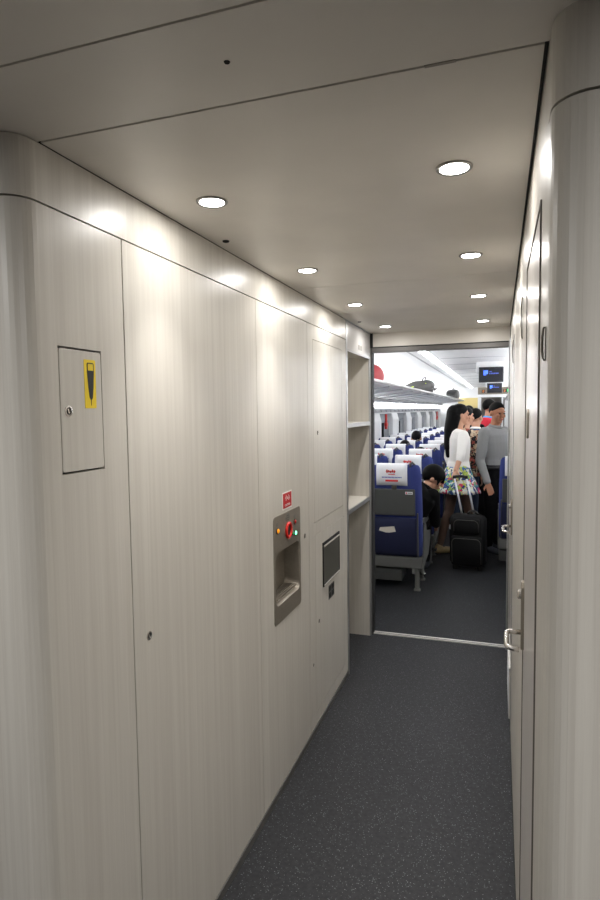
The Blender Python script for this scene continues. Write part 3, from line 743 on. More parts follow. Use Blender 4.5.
# ------------------------------------------------------------------ seats
def make_seat(label):
    """local: x to the right, y forward (travel direction), rear face of the back at y = 0"""
    o = thing('train_seat', (0,0,0), label, 'seat', 'rows of blue cabin seats')
    sh = .10; W = .44
    def lean(mb): mb.v = [(x, y-sh*(z-.3), z) for x, y, z in mb.v]; return mb
    t = MB(); rings = []
    for z, w, d in ((.30,.42,.06),(.32,.435,.09),(.45,.44,.115),(.80,.44,.11),(1.02,.43,.105),(1.09,.415,.09),(1.115,.385,.06),(1.122,.34,.03)):
        rings.append(t.rring(0, .06, z, w, d, .045))
    lean(t.loft(rings)).build('backrest', M['blue'], o, smooth=True)
    t = MB(); t.rbox(0, .33, .34, .46, .425, .50, .06, .03).build('seat_cushion', M['blue'], o, smooth=True)
    # headrest cloth: folded over the top, wider at the back
    t = MB(); n = 9; A = []
    sec = [(-.004,.945),(-.006,1.0),(-.002,1.08),(.012,1.118),(.03,1.128),(.06,1.131),(.09,1.126),(.108,1.10),(.119,1.03),(.121,.90)]
    for y, z in sec:
        A.append([V(-.168+.27*k/(n-1), y+.0015*math.sin(k*1.7), z-.004*abs(k-4)/4*(z < .96)) for k in range(n)])
    vs = [p for r in A for p in r]
    t.add(vs, [(i*n+j, i*n+j+1, (i+1)*n+j+1, (i+1)*n+j) for i in range(len(A)-1) for j in range(n-1)])
    cv = lean(t).build('headrest_cover', M['cover'], o, smooth=True); so = cv.modifiers.new('s', 'SOLIDIFY'); so.thickness = .003; so.offset = 0
    cv['label'] = 'white headrest cloth with red and blue print'
    def mark(polys, m, name, dz=0):
        q = MB()
        for a, b, c, d in polys: q.box(a, b, -.0105, -.0085, c, d)
        lean(q).build(name, m, cv)
    rnd = random.Random(3); cxm = -.033
    mark([(cxm-.044+.016*k, cxm-.034+.016*k, 1.052+(k % 2)*.006, 1.082-(k % 3)*.005) for k in range(5)]+[(cxm-.05, cxm+.036, 1.064, 1.070), (cxm-.028, cxm+.03, 1.036, 1.042)], M['tagred'], 'logo')
    mark([(cxm-.085+.0125*k, cxm-.076+.0125*k, 1.008, 1.019) for k in range(14)], mat('print_blue', (90,110,180), .7) if 'print_blue' not in bpy.data.materials else bpy.data.materials['print_blue'], 'lettering')
    mark([(cxm-.055, cxm+.055, .976, .992)], M['tagred'], 'badge')
    # corner grip
    t = MB(); t.tube([(.125,.03,1.10),(.126,.025,1.128),(.142,.03,1.142),(.16,.045,1.122),(.163,.055,1.09)], [.009,.010,.012,.010,.009], 8)
    lean(t).build('corner_grip', M['lgrey'], o, smooth=True)
    # tray table
    t = MB(); t.rbox(-.012, -.008, .675, .912, .36, .022, .010, .008); lean(t); tr = t.build('tray_table', M['pgrey'], o, smooth=False)
    t = MB(); t.box(.085, .148, -.0215, -.0195, .868, .890); t.mat(1).box(.09, .101, -.0225, -.0215, .872, .886); t.mat(2).box(.105, .143, -.0225, -.0215, .875, .883)
    lean(t).build('notice_label', [M['cover'], M['tagred'], M['grey']], tr)
    t = MB(); t.rbox(-.012, -.012, .905, .945, .045, .022, .008, .006); lean(t).build('tray_latch', M['sdark'], tr)
    # pocket
    t = MB(); A = []
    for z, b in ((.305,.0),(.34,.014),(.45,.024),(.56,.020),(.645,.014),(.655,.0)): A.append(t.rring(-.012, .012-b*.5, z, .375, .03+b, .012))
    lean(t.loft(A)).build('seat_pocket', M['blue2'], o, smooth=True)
    for x in (-.205, .180):
        t = MB(); t.box(x, x+.012, -.012, .004, .31, .70); lean(t).build('pocket_frame', M['pgrey'], o)
    # under frame
    t = MB(); t.rbox(0, .10, .195, .295, .445, .20, .015, .01); t.box(-.20, .20, .18, .50, .255, .34); t.build('base_frame', M['lgrey'], o)
    t = MB(); t.rbox(-.09, .16, .068, .178, .26, .26, .01, .008).build('foot_box', M['pgrey'], o)
    for y in (.02, .36):
        t = MB(); t.tube([(.175,y,.20),(.175,y,.012)], .020, 12); t.rbox(.175, y, 0, .014, .06, .06, .01, .004); t.box(.13, .19, y-.015, y+.015, .15, .20); t.build('leg', M['lgrey'], o)
    t = MB(); t.tube([(.19,.06,.15),(.215,.05,.135),(.235,.03,.135),(.245,.02,.165)], [.008,.009,.010,.006], 8); t.build('foot_pedal', M['chrome'], o, smooth=True)
    # armrests and side shells
    for s, x in ((-1, -.222), (1, .222)):
        t = MB(); P_ = [(.06,.60),(.10,.63),(.40,.60),(.43,.585),(.42,.565),(.12,.57)]
        t.prism(P_, lambda u, v, d: V(d, u, v), x-.020 if s > 0 else x-.006, x+.006 if s > 0 else x+.020); t.build('armrest', M['pgrey'], o, bevel=.006)
        t = MB(); P_ = [(.02,.20),(.40,.24),(.56,.36),(.57,.44),(.40,.47),(.26,.50),(.22,.57),(.10,.57),(.06,.32)]
        t.prism(P_, lambda u, v, d: V(d, u, v), x-.008 if s < 0 else x-.004, x+.004 if s < 0 else x+.008); t.build('side_shell', M['lgrey'], o, bevel=.004)
    return o
ORD = ['nearest', 'second', 'third', 'fourth', 'fifth', 'sixth', 'seventh', 'eighth', 'ninth', 'tenth', 'eleventh', 'twelfth', 'thirteenth']
ROWY = lambda r: 5.165+.98*r
seat0 = None; NR = 12
for r in range(NR):
    for c, (x, nm) in enumerate(((-.853, 'aisle'), (-1.311, 'middle'), (-1.769, 'window'))):
        if r == 0 and c == 2: pass
        lab = f'blue {nm} seat with white headrest cloth, {ORD[r]} row left of the aisle'
        if seat0 is None:
            seat0 = make_seat(lab); seat0.location = (x, ROWY(r), 0); bpy.context.view_layer.update()
        else:
            o = dup(seat0, (x, ROWY(r), 0), () if c == 0 else ('foot_pedal',)); o['label'] = lab
for r in range(1, 7):
    for x, nm in ((.222, 'aisle'), (.680, 'window')):
        o = dup(seat0, (x, ROWY(r), 0), ('foot_pedal',)); o['label'] = f'blue {nm} seat with white headrest cloth, {ORD[r-1]} row right of the aisle'
# leaflet in the pocket
t = MB(); P_ = [(-1.005,.545),(-.995,.573),(-.87,.588),(-.855,.540),(-.93,.525)]
pk = thing('leaflet', (-.93, ROWY(0)-.03, .53), 'cream leaflet stuck out of the pocket behind the nearest aisle seat', 'leaflet')
t.prism([(x, z-.01) for x, z in P_], lambda u, v, d: V(u, d-.006-.1*(v-.3), v), ROWY(0)-.0185, ROWY(0)-.0165); t.build('sheet', M['paper'], pk, (-.93, ROWY(0)-.03, .53))

# red tags on the window pilasters
for y, x, lab in ((11.05, -2.042, 'red emergency hammer holder hanging between the nearest visible windows'), (20.6, -2.042, 'red emergency hammer holder far down the window wall')):
    loc = (x, y, 1.34); o = thing('emergency_hammer', loc, lab, 'hammer', 'emergency hammers')
    t = MB(); t.rbox(x+.015, y, 1.24, 1.30, .04, .09, .012, .006); t.rbox(x+.015, y, 1.34, 1.52, .035, .05, .012, .006); t.build('handle', M['tagred'], o, loc, smooth=True)
    t = MB(); t.rbox(x+.018, y, 1.29, 1.36, .05, .14, .015, .008); t.build('head', M['tagred'], o, loc, smooth=True)

# ------------------------------------------------------------------ luggage on the rack
def rack_z(x): return 1.812+(x-(CX0+.06)-.05)/(.89-.085)*(1.894-1.812)
# red bag
loc = (-1.765, 8.05, rack_z(-1.50)+.004); o = thing('red_bag', loc, 'round red bag on the luggage rack beside the door frame', 'bag')
t = MB(); rings = []
for k in range(15):
    a = -pi/2+pi*(k+.06*(k == 0)-.06*(k == 14))/14; c = math.cos(a); s_ = math.sin(a)
    rings.append([V(loc[0]+.265*c**.7*math.cos(b), loc[1]+.2*c**.7*math.sin(b), loc[2]+.185+.185*s_*(1 if s_ > 0 else .98)) for b in [2*pi*j/28 for j in range(28)]])
t.loft(rings).build('body', M['redbag'], o, loc, smooth=True)
t = MB(); t.tube([(loc[0]-.25+.031*k, loc[1]-.19*math.sin(pi*k/16)-.012, loc[2]+.21+.10*math.sin(pi*k/16)) for k in range(17)], .008, 8); t.build('zip', M['signred'], o, loc, smooth=True)
t = MB(); t.tube([(loc[0]-.10, loc[1], loc[2]+.36), (loc[0]-.06, loc[1], loc[2]+.40), (loc[0]+.02, loc[1], loc[2]+.40), (loc[0]+.08, loc[1], loc[2]+.36)], .012, 8); t.build('strap', M['signred'], o, loc, smooth=True)
# charcoal backpack lying along the rack
loc = (-1.45, 10.9, rack_z(-1.25)+.006); o = thing('backpack', loc, 'charcoal backpack with lime trim lying on the luggage rack', 'backpack')
t = MB(); rings = []
for y, w, h in ((-1.25,.05,.04),(-1.2,.24,.06),(-.85,.34,.09),(-.4,.40,.13),(.1,.42,.19),(.6,.42,.25),(1.0,.40,.24),(1.35,.34,.17),(1.6,.24,.11),(1.65,.05,.05)):
    rings.append([V(loc[0]+w/2*math.copysign(abs(math.cos(b))**.6, math.cos(b)), loc[1]+y, loc[2]+h/2+h/2*math.copysign(abs(math.sin(b))**.7, math.sin(b))) for b in [2*pi*j/24 for j in range(24)]])
t.loft(rings).build('body', M['pack'], o, loc, smooth=True)
t = MB(); t.ell((loc[0]+.10, loc[1]+.85, loc[2]+.17), .15, .42, .105); t.build('front_pocket', M['black'], o, loc, smooth=True)
t = MB(); t.tube([(loc[0]+.09, loc[1]-1.2+.1*k, loc[2]+.06+.008*k) for k in range(3)], .012, 8); t.tube([(loc[0]+.16, loc[1]+.10+.08*k, loc[2]+.17-.01*k) for k in range(4)], .014, 8); t.build('lime_trim', M['lime'], o, loc, smooth=True)
t = MB(); t.tube([(loc[0]+.05, loc[1]+.45, loc[2]+.22), (loc[0]+.05, loc[1]+.65, loc[2]+.30), (loc[0]+.06, loc[1]+.95, loc[2]+.33), (loc[0]+.06, loc[1]+1.05, loc[2]+.25)], .012, 8); t.tube([(loc[0]+.14, loc[1]+1.2, loc[2]+.20), (loc[0]+.18, loc[1]+1.5, loc[2]+.10), (loc[0]+.19, loc[1]+1.75, loc[2]+.13)], .022, 8); t.build('strap', M['black'], o, loc, smooth=True)
# black bag farther on
loc = (-1.40, 19.2, rack_z(-1.2)+.004); o = thing('duffel_bag', loc, 'black rounded bag farther along the luggage rack', 'bag')
t = MB(); rings = []
for y, w, h in ((-.62,.06,.08),(-.58,.30,.22),(-.3,.38,.30),(.1,.40,.31),(.45,.36,.26),(.6,.24,.18),(.64,.06,.08)):
    rings.append([V(loc[0]+w/2*math.copysign(abs(math.cos(b))**.7, math.cos(b)), loc[1]+y, loc[2]+h/2+h/2*math.copysign(abs(math.sin(b))**.7, math.sin(b))) for b in [2*pi*j/24 for j in range(24)]])
t.loft(rings).build('body', M['black'], o, loc, smooth=True)
t = MB(); t.tube([(loc[0]+.02, loc[1]-.3+.075*k, loc[2]+.31+.04*math.sin(pi*k/8)) for k in range(9)], .014, 8); t.build('carry_handle', M['pgrey'], o, loc, smooth=True)

# ------------------------------------------------------------------ people
def figure(name, loc, heading, H, label, spec):
    """heading: world direction faced (x, y). Local frame: +y ahead, +x to the person's right."""
    rz = math.atan2(-heading[0], heading[1])
    root = thing(name, loc, label, 'person', None, rz)
    s = H/1.70; sex = spec.get('w', False); vox = spec.get('vox', .008)
    Rw = Matrix.Rotation(-rz, 3, 'Z'); L3 = Vector(loc)
    toL = lambda p: Rw @ (Vector(p)-L3)
    J = {}
    sw, hw = (.150, .088) if sex else (.178, .085)
    J['pel'] = V(0,0,.93)*s; J['waist'] = V(0,.005,1.07)*s; J['chest'] = V(0,.0,1.25)*s; J['top'] = V(0,-.01,1.40)*s; J['neck'] = V(0,.0,1.44)*s; J['head'] = V(0,.025,1.585)*s
    for q, sx in (('R', 1), ('L', -1)):
        J['sh'+q] = V(sx*sw,-.01,1.375)*s; J['el'+q] = V(sx*(sw+.045),-.03,1.10)*s; J['wr'+q] = V(sx*(sw+.05),.03,.86)*s
        J['hip'+q] = V(sx*hw,0,.90)*s; J['kn'+q] = V(sx*(hw+.005),.02,.49)*s; J['an'+q] = V(sx*(hw+.01),-.02,.085)*s; J['toe'+q] = V(sx*(hw+.03),.15,.03)*s
    for k, p in spec.get('local', {}).items(): J[k] = Vector(p)
    for k, p in spec.get('world', {}).items(): J[k] = toL(p)
    hy, hp, hr = spec.get('head', (0, 0, 0))
    Rh = Matrix.Rotation(hy, 3, 'Z') @ Matrix.Rotation(hp, 3, 'X') @ Matrix.Rotation(hr, 3, 'Y')
    hc = J['head']; hs = s*spec.get('hs', 1.0)
    h2 = lambda x, y, z: hc + Rh @ (V(x, y, z)*hs)
    # torso ring helper along pel-waist-chest-top
    def torso(mb, g, lo=0, hi=9, wf=1.0):
        data = [(J['pel']-(J['waist']-J['pel'])*.55,.150,.098),(J['pel'],.168 if sex else .160,.112),(J['pel'].lerp(J['waist'],.5),.150,.105),(J['waist'],.122 if sex else .142,.094),
                (J['waist'].lerp(J['chest'],.5),.134 if sex else .155,.104),(J['chest'],.148 if sex else .172,.112),(J['chest'].lerp(J['top'],.55),.150 if sex else .178,.105),
                (J['top'],.128 if sex else .150,.080),(J['top'].lerp(J['neck'],.6),.075,.062)]
        data = data[lo:hi]
        spine = [d[0] for d in data]; rings = []
        xr = (J['shR']-J['shL']).normalized(); xh = (J['hipR']-J['hipL']).normalized()
        for i, (p, rx, ry) in enumerate(data):
            t = (spine[min(i+1, len(spine)-1)]-spine[max(i-1, 0)]).normalized()
            x = xh.lerp(xr, min(1, max(0, (i+lo)/6))); x = (x-t*x.dot(t)).normalized(); y = t.cross(x)
            rings.append([p+x*((rx*s+g)*wf*math.cos(a))+y*((ry*s+g)*math.sin(a)) for a in [2*pi*k/24 for k in range(24)]])
        mb.loft(rings)
    def hand(mb, q):
        w = J['wr'+q]; d = (w-J['el'+q]).normalized(); d = J.get('hd'+q, d); d = Vector(d).normalized()
        sx = 1 if q == 'R' else -1
        side = Vector(spec.get('palm'+q, (-sx, 0, 0)))                      # palm normal
        side = (side-d*side.dot(d)).normalized(); f = d.cross(side)*sx     # f points toward the thumb
        if f.y < 0 and abs(f.y) > .2 and ('palm'+q) not in spec: f = -f
        k = s*.98; curl = spec.get('curl'+q, .35)
        pc = w+d*.045*k
        for u in (-.024, -.008, .008, .024): mb.cap(w+f*u*.7*k+d*.01*k, w+d*.085*k+f*u*k*1.1, .0145*k, .0115*k, 10)
        for i, (u, ln) in enumerate(((.028,.070),(.0095,.078),(-.0095,.072),(-.028,.056))):
            p = w+d*.088*k+f*u*k; a = 0; r = .0092*k
            for j, fr in enumerate((.45,.32,.23)):
                a += curl*(1.0 if j else .6); dd = (d*math.cos(a)+side*math.sin(a)).normalized()
                e = p+dd*ln*k*fr; mb.cap(p, e, r, r*.9, 8); p = e; r *= .9
        p = w+d*.025*k+f*.026*k; e = p+(d*.55+f*.55+side*.35).normalized()*.042*k; mb.cap(p, e, .0125*k, .0105*k, 8)
        e2 = e+(d*.8+f*.1+side*.5).normalized()*.032*k; mb.cap(e, e2, .0105*k, .0085*k, 8)
    # ---- body
    b = MB(); torso(b, 0)
    b.cap(J['neck'].lerp(J['top'], .3), hc.lerp(J['neck'], .35), .056*s, .050*s)
    for q in 'RL':
        if ('no'+q) not in spec:
            b.cap(J['sh'+q], J['el'+q], .050*s*(.86 if sex else 1), .038*s*(.88 if sex else 1)); b.cap(J['el'+q], J['wr'+q], .038*s*(.88 if sex else 1), .026*s)
            hand(b, q)
        b.cap(J['hip'+q], J['kn'+q], .080*s, .053*s); mid = J['kn'+q].lerp(J['an'+q], .3); b.cap(J['kn'+q], mid+V(0,-.012,0), .053*s, .052*s); b.cap(mid+V(0,-.012,0), J['an'+q], .052*s, .034*s)
        b.cap(J['an'+q]-V(0,.02,.035)*s, J['toe'+q], .036*s, .028*s)
    b.ell(h2(0,-.012,.028), .074*hs, .094*hs, .090*hs, Rh); b.ell(h2(0,.022,-.042), .058*hs, .066*hs, .074*hs, Rh); b.ell(h2(0,.060,-.092), .028*hs, .026*hs, .022*hs, Rh)
    b.cap(h2(0,.088,.010), h2(0,.108,-.028), .009*hs, .015*hs, 8); b.ell(h2(0,.074,.026), .050*hs, .020*hs, .013*hs, Rh); b.ell(h2(0,.084,-.060), .024*hs, .014*hs, .013*hs, Rh)
    for sx in (1, -1): b.ell(h2(sx*.077,-.008,-.008), .013*hs, .022*hs, .032*hs, Rh); b.ell(h2(sx*.038,.066,-.026), .024*hs, .02*hs, .024*hs, Rh)
    remeshed(b, 'body', [M[spec.get('skin', 'skin')], M['tights']], vox*.8, root, it=3, classify=(lambda c: int(c.z < .80 and abs(c.x) < .18 and spec.get('tights', 0))))
    e = MB()
    for sx in (1, -1): e.ell(h2(sx*.031,.082,.004), .013*hs, .010*hs, .0065*hs, Rh, 10, 6)
    e.build('eyes', M['hair'], root, smooth=True)
    e = MB(); e.ell(h2(0,.095,-.060), .022*hs, .008*hs, .007*hs, Rh, 12, 6); e.build('lips', mat('lips', (150,78,70), .5) if 'lips' not in bpy.data.materials else bpy.data.materials['lips'], root, smooth=True)
    # ---- hair
    fr, sd, bk, th = spec.get('hairline', (.55, -.15, -.65, 1.10))
    hm = MB(); N, K = 40, 20; rings = []
    for i in range(K+1):
        row = []
        for k in range(N):
            az = 2*pi*k/N; yv = math.sin(az)                          # +1 front, -1 back
            lim = sd+(fr-sd)*max(0, yv)**1.3 if yv > 0 else sd+(bk-sd)*(-yv)**.8
            el = pi/2-(pi/2-math.asin(max(-.95, min(.95, lim))))*i/K*.999-.001
            kk = th if i < K else th*.97
            row.append(h2(.074*kk*1.02*math.cos(el)*math.cos(az), -.012+.094*kk*math.cos(el)*math.sin(az), .028+.090*kk*math.sin(el)))
        rings.append(row)
    for i in range(K, -1, -1):
        rings.append([hc+(p-hc)*.86 for p in rings[i]])
    hm.loft(rings)
    for a_, b_, ra, rb in spec.get('locks', []): hm.cap(h2(*a_), h2(*b_), ra*hs, rb*hs)
    ho = remeshed(hm, 'hair', M['hair'], .007, root, it=3)
    # ---- clothes
    top = spec.get('top')
    if top:
        m, sl, drop = top[:3]; t = MB(); torso(t, .016, spec.get('lo', 1), 9, 1.0)
        for q in 'RL':
            if ('no'+q) in spec: continue
            t.cap(J['sh'+q]+V(0,0,-.01), J['el'+q], .066*s*(.85 if sex else 1), .052*s*(.9 if sex else 1)) if sl > .45 else t.cap(J['sh'+q], J['sh'+q].lerp(J['el'+q], .6), .06*s, .055*s)
            if sl > .55: t.cap(J['el'+q], J['el'+q].lerp(J['wr'+q], (sl-.5)*2), .052*s*(.9 if sex else 1), .040*s)
        if drop:
            p = J['pel']; rings = []
            for k, (dz, ex) in enumerate(((.12, .018), (.0, .024), (-drop, .030))):
                rings.append([p+V((.158*s+ex)*math.cos(a), (.112*s+ex)*math.sin(a), dz) for a in [2*pi*j/24 for j in range(24)]])
            t.loft(rings)
        remeshed(t, spec.get('topname', 'shirt'), M[m], vox, root, it=4)
    c = spec.get('collar')
    if c:
        t = MB(); p = J['neck'].lerp(J['top'], .35); d = (hc-J['neck']).normalized()
        t.tube([p-d*.012, p+d*.025], [.080*s, .066*s], 20); t.build('collar', M[c], root, smooth=True)
    bt = spec.get('bottom')
    if bt == 'skirt':
        t = MB(); p = J['pel']; rings = []; N = 60
        for dz, ex, fl in ((.115,-.018,0),(.05,.012,.1),(-.02,.03,.35),(-.10,.062,.8),(-.17,.090,1.0),(-.205,.098,1.1)):
            rings.append([p+V((.163*s+ex)*math.cos(a)*(1+.045*fl*math.sin(9*a)), (.115*s+ex*1.25)*math.sin(a)*(1+.045*fl*math.sin(9*a+.6)), dz) for a in [2*pi*j/N for j in range(N)]])
        inner = [[p+(v-p)*.95+V(0,0,(v-p).z*.05) for v in r] for r in rings[::-1]]
        t.loft(rings+inner); t.build('skirt', M['skirt2'], root, smooth=True)
    elif bt:
        t = MB(); torso(t, .014, 0, 4)
        for q in 'RL':
            t.cap(J['hip'+q], J['kn'+q], .094*s, .070*s); t.cap(J['kn'+q], J['an'+q]+V(0,0,.02), .070*s, .058*s)
        remeshed(t, 'trousers', M[bt], vox, root, it=4)
        if spec.get('belt'):
            t = MB(); p = J['pel'].lerp(J['waist'], .30); t.loft([[p+V((.160*s+.024)*math.cos(a), (.112*s+.024)*math.sin(a), dz) for a in [2*pi*j/28 for j in range(28)]] for dz in (-.018, .018)]); be = t.build('belt', M['black'], root, smooth=True)
            t = MB(); t.box(-.022, .022, .112*s+.020, .112*s+.030, p.z-.018, p.z+.018); t.build('buckle', M['chrome'], be, bevel=.002)
    sm_ = spec.get('shoes')
    if sm_:
        for q in 'RL':
            t = MB(); a = J['an'+q]; to = J['toe'+q]
            t.cap(V(a.x, a.y-.025*s, max(.036, a.z-.05)*1), V(to.x, to.y, max(.030, to.z)), .046*s, .037*s); t.cap(V(a.x, a.y-.01, a.z-.02), V(a.x, a.y-.02, max(.036, a.z-.05)), .044*s, .046*s)
            t.v = [(x, y, max(z, .001)) for x, y, z in t.v]
            remeshed(t, 'shoe', M[sm_], .007, root, it=2)
    return root

# woman with the suitcase
figure('person', (-.425, 6.62, 0), (.87, .5), 1.645, 'person with long black hair, white blouse and floral skirt pulling a suitcase', dict(
    w=True, vox=.007, head=(-.15, -.05, 0), skin='skin', top=('blouse', .62, .0), topname='blouse', bottom='skirt', shoes='beige', lo=2, tights=1,
    hairline=(.60, -.35, -.85, 1.13),
    locks=[((0,-.07,.03),(0,-.105,-.18),.085,.072),((0,-.105,-.15),(0.01,-.12,-.36),.068,.052),((0.01,-.12,-.33),(0.015,-.12,-.46),.05,.026),((.055,-.05,-.02),(.03,-.10,-.25),.04,.04),((-.055,-.05,-.02),(-.03,-.10,-.25),.04,.04)],
    local={'knL': (-.085,-.06,.47), 'anL': (-.085,-.17,.095), 'toeL': (-.095,-.02,.03), 'knR': (.085,.09,.48), 'anR': (.09,.10,.085), 'toeR': (.10,.26,.03)},
    world={'elR': (-.385, 6.38, 1.10), 'wrR': (-.425, 6.30, .965)}, palmR=(-.2,.6,0), curlR=1.15))
# man in grey
figure('person', (-.045, 6.88, 0), (.80, -.60), 1.665, 'person in grey long-sleeved shirt and black trousers standing in the aisle', dict(
    vox=.007, head=(-.25, -.18, 0), skin='skin2', top=('greys', .97, .0), bottom='trs', shoes='shoe', belt=True, collar='greys', lo=2,
    hairline=(.50, -.12, -.6, 1.07),
    world={'elR': (-.20, 6.72, 1.03), 'wrR': (-.115, 6.60, .80)}, palmR=(.6,.5,0), curlR=.3))
# leaning seated passenger
figure('person', (-.78, 5.56, 0), (.35, .94), 1.62, 'person in black leaning out of the nearest aisle seat, looking down', dict(
    vox=.007, head=(-1.10, -.50, .0), skin='skin', top=('blk', .80, 0), bottom='trs', shoes='shoe', lo=1, hs=1.03, collar='blk',
    hairline=(.05, -.45, -.9, 1.17), locks=[((.05,.045,.05),(.066,.058,-.03),.022,.010),((-.05,.045,.05),(-.066,.058,-.03),.022,.010),((.02,.075,.06),(.025,.100,.0),.022,.010),((-.025,.075,.06),(-.03,.098,.005),.022,.010)],
    local={'pel': (0,-.05,.52), 'hipR': (.085,-.03,.52), 'hipL': (-.085,-.03,.52)},
    world={'waist': (-.79,5.50,.60), 'chest': (-.735,5.52,.735), 'top': (-.665,5.54,.855), 'neck': (-.635,5.55,.88), 'head': (-.580,5.575,.960),
           'shR': (-.575,5.47,.825), 'shL': (-.78,5.63,.855), 'elR': (-.570,5.62,.54), 'wrR': (-.575,5.82,.46), 'elL': (-.86,5.70,.62), 'wrL': (-.74,5.83,.55),
           'knR': (-.70,6.00,.50), 'knL': (-.90,6.00,.50), 'anR': (-.70,5.93,.09), 'anL': (-.90,5.93,.09), 'toeR': (-.69,6.08,.03), 'toeL': (-.91,6.08,.03)}))
# queue beyond
figure('person', (-.385, 7.25, 0), (.25, .97), 1.62, 'person in black and beige patterned top just past the white-bloused passenger', dict(
    w=True, vox=.009, head=(-.7, 0, 0), top=('floral', .97, .08), bottom='denim', shoes='shoe', hairline=(.55, -.35, -.75, 1.13), locks=[((0,-.07,.0),(0,-.09,-.16),.075,.06)]))
figure('person', (-.285, 7.75, 0), (.15, .99), 1.60, 'person with short black hair and blue jacket over white collar, seen from behind', dict(
    vox=.010, head=(-.35, 0, 0), top=('bluej', .97, .06), bottom='trs', shoes='shoe', collar='white', topname='jacket'))
figure('person', (-.165, 9.4, 0), (.8, .6), 1.735, 'tall person in red shirt with sky blue collar deeper in the aisle', dict(
    vox=.011, top=('redshirt', .6, .06), bottom='denim', shoes='shoe', collar='skyb', hairline=(.5, -.1, -.7, 1.12)))
figure('person', (-.43, 9.0, 0), (0, 1), 1.64, 'person mostly hidden in the aisle between the patterned top and blue jacket', dict(
    vox=.011, top=('blk', .97, .06), bottom='trs', shoes='shoe', hairline=(.5, -.1, -.7, 1.12)))
# seated passengers whose heads show above the backrests
def sitter(x, r, ztop, label, topm='blk', sw=0):
    y = ROWY(r)+.30; d = ztop-1.245
    figure('person', (x, y, 0), (0, 1), 1.62, label, dict(vox=.011, head=(sw, 0, 0), top=(topm, .97, 0), bottom='trs', shoes='shoe', lo=1,
        world={'pel': (x,y,.54), 'hipR': (x+.085,y+.02,.53), 'hipL': (x-.085,y+.02,.53), 'waist': (x,y-.01,.66+d*.3), 'chest': (x,y-.02,.84+d*.6), 'top': (x,y-.03,.99+d), 'neck': (x,y-.02,1.02+d), 'head': (x,y,1.132+d),
        'shR': (x+.15,y-.02,.96+d), 'shL': (x-.15,y-.02,.96+d), 'elR': (x+.15,y+.08,.70+d*.3), 'elL': (x-.15,y+.08,.70+d*.3), 'wrR': (x+.10,y+.28,.64), 'wrL': (x-.10,y+.28,.64),
        'knR': (x+.09,y+.42,.52), 'knL': (x-.09,y+.42,.52), 'anR': (x+.09,y+.38,.09), 'anL': (x-.09,y+.38,.09), 'toeR': (x+.09,y+.52,.03), 'toeL': (x-.09,y+.52,.03)}))
sitter(-1.24, 4, 1.265, 'seated person whose black hair shows above the fifth row middle headrest')
sitter(-1.27, 3, 1.165, 'seated person whose black hair shows low above the fourth row middle headrest')
sitter(-.93, 2, 1.13, 'seated person whose black hair barely shows above the third row aisle headrest')
sitter(.20, 3, 1.32, 'seated person with dark hair right of the aisle, behind the grey shirt', 'white')

# ------------------------------------------------------------------ wheeled suitcase
sc_rz = -.10
loc = (-.280, 6.07, 0); o = thing('suitcase', loc, 'black wheeled cabin suitcase with raised silver handle in the aisle', 'suitcase', None, sc_rz)
t = MB(); t.rbox(0, 0, .035, .545, .35, .21, .05, .045); t.v = [(x-.03*(z-.04), y+.03*(z-.04), z) for x, y, z in t.v]; t.build('shell', M['bag'], o, smooth=True)
def pocket(z0, z1, w, d, top):
    t = MB(); t.rbox(.0, -.105-d/2+.01, z0, z1, w, d, .02, .02); t.v = [(x-.03*(z-.04), y+.03*(z-.04), z) for x, y, z in t.v]; pk_ = t.build('front_pocket', M['bag'], o, smooth=True)
    t = MB(); P_ = []
    yy = -.105-d+.008; r = .045; hw = w/2-.012
    P_.append((-hw, z0+.03)); 
    for k in range(7): a = pi-pi/2*k/6; P_.append((-hw+r+r*math.cos(a), z1-.02-r+r*math.sin(a)))
    for k in range(7): a = pi/2-pi/2*k/6; P_.append((hw-r+r*math.cos(a), z1-.02-r+r*math.sin(a)))
    P_.append((hw, z0+.03))
    t.tube([(x-.03*(z-.04), yy+.03*(z-.04), z) for x, z in P_], .0035, 6); t.build('piping', M['zip'], pk_, smooth=True)
pocket(.055, .345, .30, .055, 0); pocket(.36, .525, .26, .035, 0)
t = MB(); t.box(-.178, -.172, -.08, -.045, .40, .445); t.build('tag', M['cover'], o)
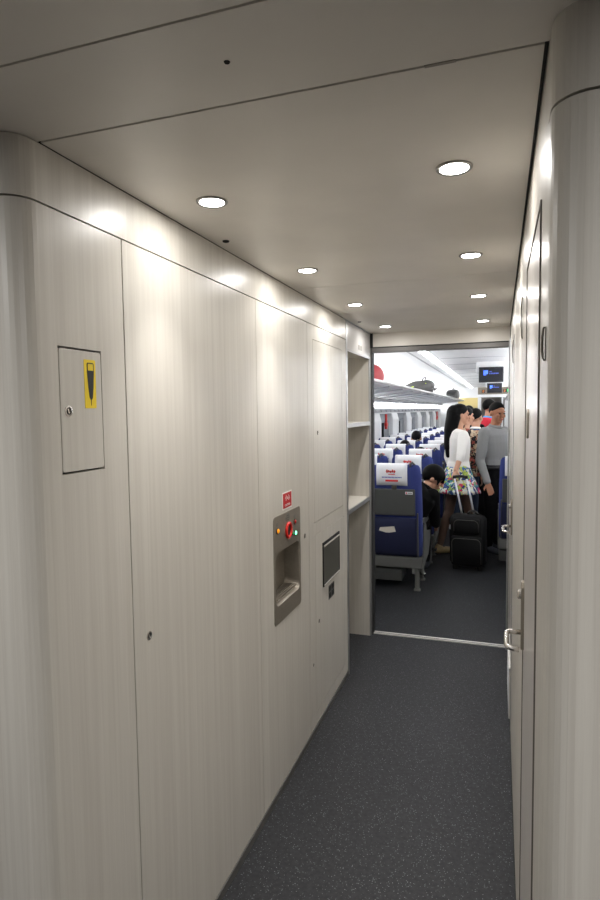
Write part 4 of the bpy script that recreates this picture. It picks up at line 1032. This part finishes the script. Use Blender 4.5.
for x in (-.06, .06):
    t = MB(); t.tube([(x-.02, .065, .53), (x-.065, .10, .72), (x-.11, .135, .90)], .0095, 10); t.build('handle_pole', M['pole'], o, smooth=True)
t = MB(); t.tube([(-.183, .137, .905), (-.11, .137, .912), (-.037, .137, .905)], .014, 10); t.rbox(-.170, .137, .885, .915, .03, .03, .008, .005); t.rbox(-.050, .137, .885, .915, .03, .03, .008, .005); t.build('grip', M['black'], o, smooth=True)
t = MB(); t.tube([(-.02+.012*k, .02, .545+.035*math.sin(pi*k/9)) for k in range(10)], .011, 8); t.build('carry_handle', M['black'], o, smooth=True)
for x in (-.13, .13):
    t = MB(); t.lathe([(.006,-.016),(.026,-.016),(.028,-.008),(.028,.008),(.026,.016),(.006,.016)], lambda a, b, h: V(x+h, .075+a, .028+b), 18); t.build('wheel', M['black'], o, smooth=True)
for x in (-.12, .12):
    t = MB(); t.rbox(x, -.075, 0, .045, .05, .03, .008, .005); t.build('foot', M['black'], o)

# ------------------------------------------------------------------ world and camera
w = bpy.data.worlds.new('world'); S.world = w; w.use_nodes = True
w.node_tree.nodes['Background'].inputs[0].default_value = (.6, .7, .8, 1); w.node_tree.nodes['Background'].inputs[1].default_value = .25
yaw, pit, rol = math.radians(18.733), math.radians(3.787), math.radians(-.7407)
f0 = V(-math.sin(yaw), math.cos(yaw), 0); r0 = V(math.cos(yaw), math.sin(yaw), 0); u0 = V(0, 0, 1)
fw = f0*math.cos(pit)-u0*math.sin(pit); uu = u0*math.cos(pit)+f0*math.sin(pit)
rt = r0*math.cos(rol)+uu*math.sin(rol); up2 = uu*math.cos(rol)-r0*math.sin(rol)
cam = bpy.data.cameras.new('camera'); co = bpy.data.objects.new('camera', cam); COL.objects.link(co)
m4 = Matrix(((rt.x, up2.x, -fw.x, 0), (rt.y, up2.y, -fw.y, 0), (rt.z, up2.z, -fw.z, CAMH), (0, 0, 0, 1)))
co.matrix_world = m4
cam.sensor_fit = 'VERTICAL'; cam.sensor_height = 36; cam.lens = 589.08/900*36; cam.clip_start = .02
S.camera = co
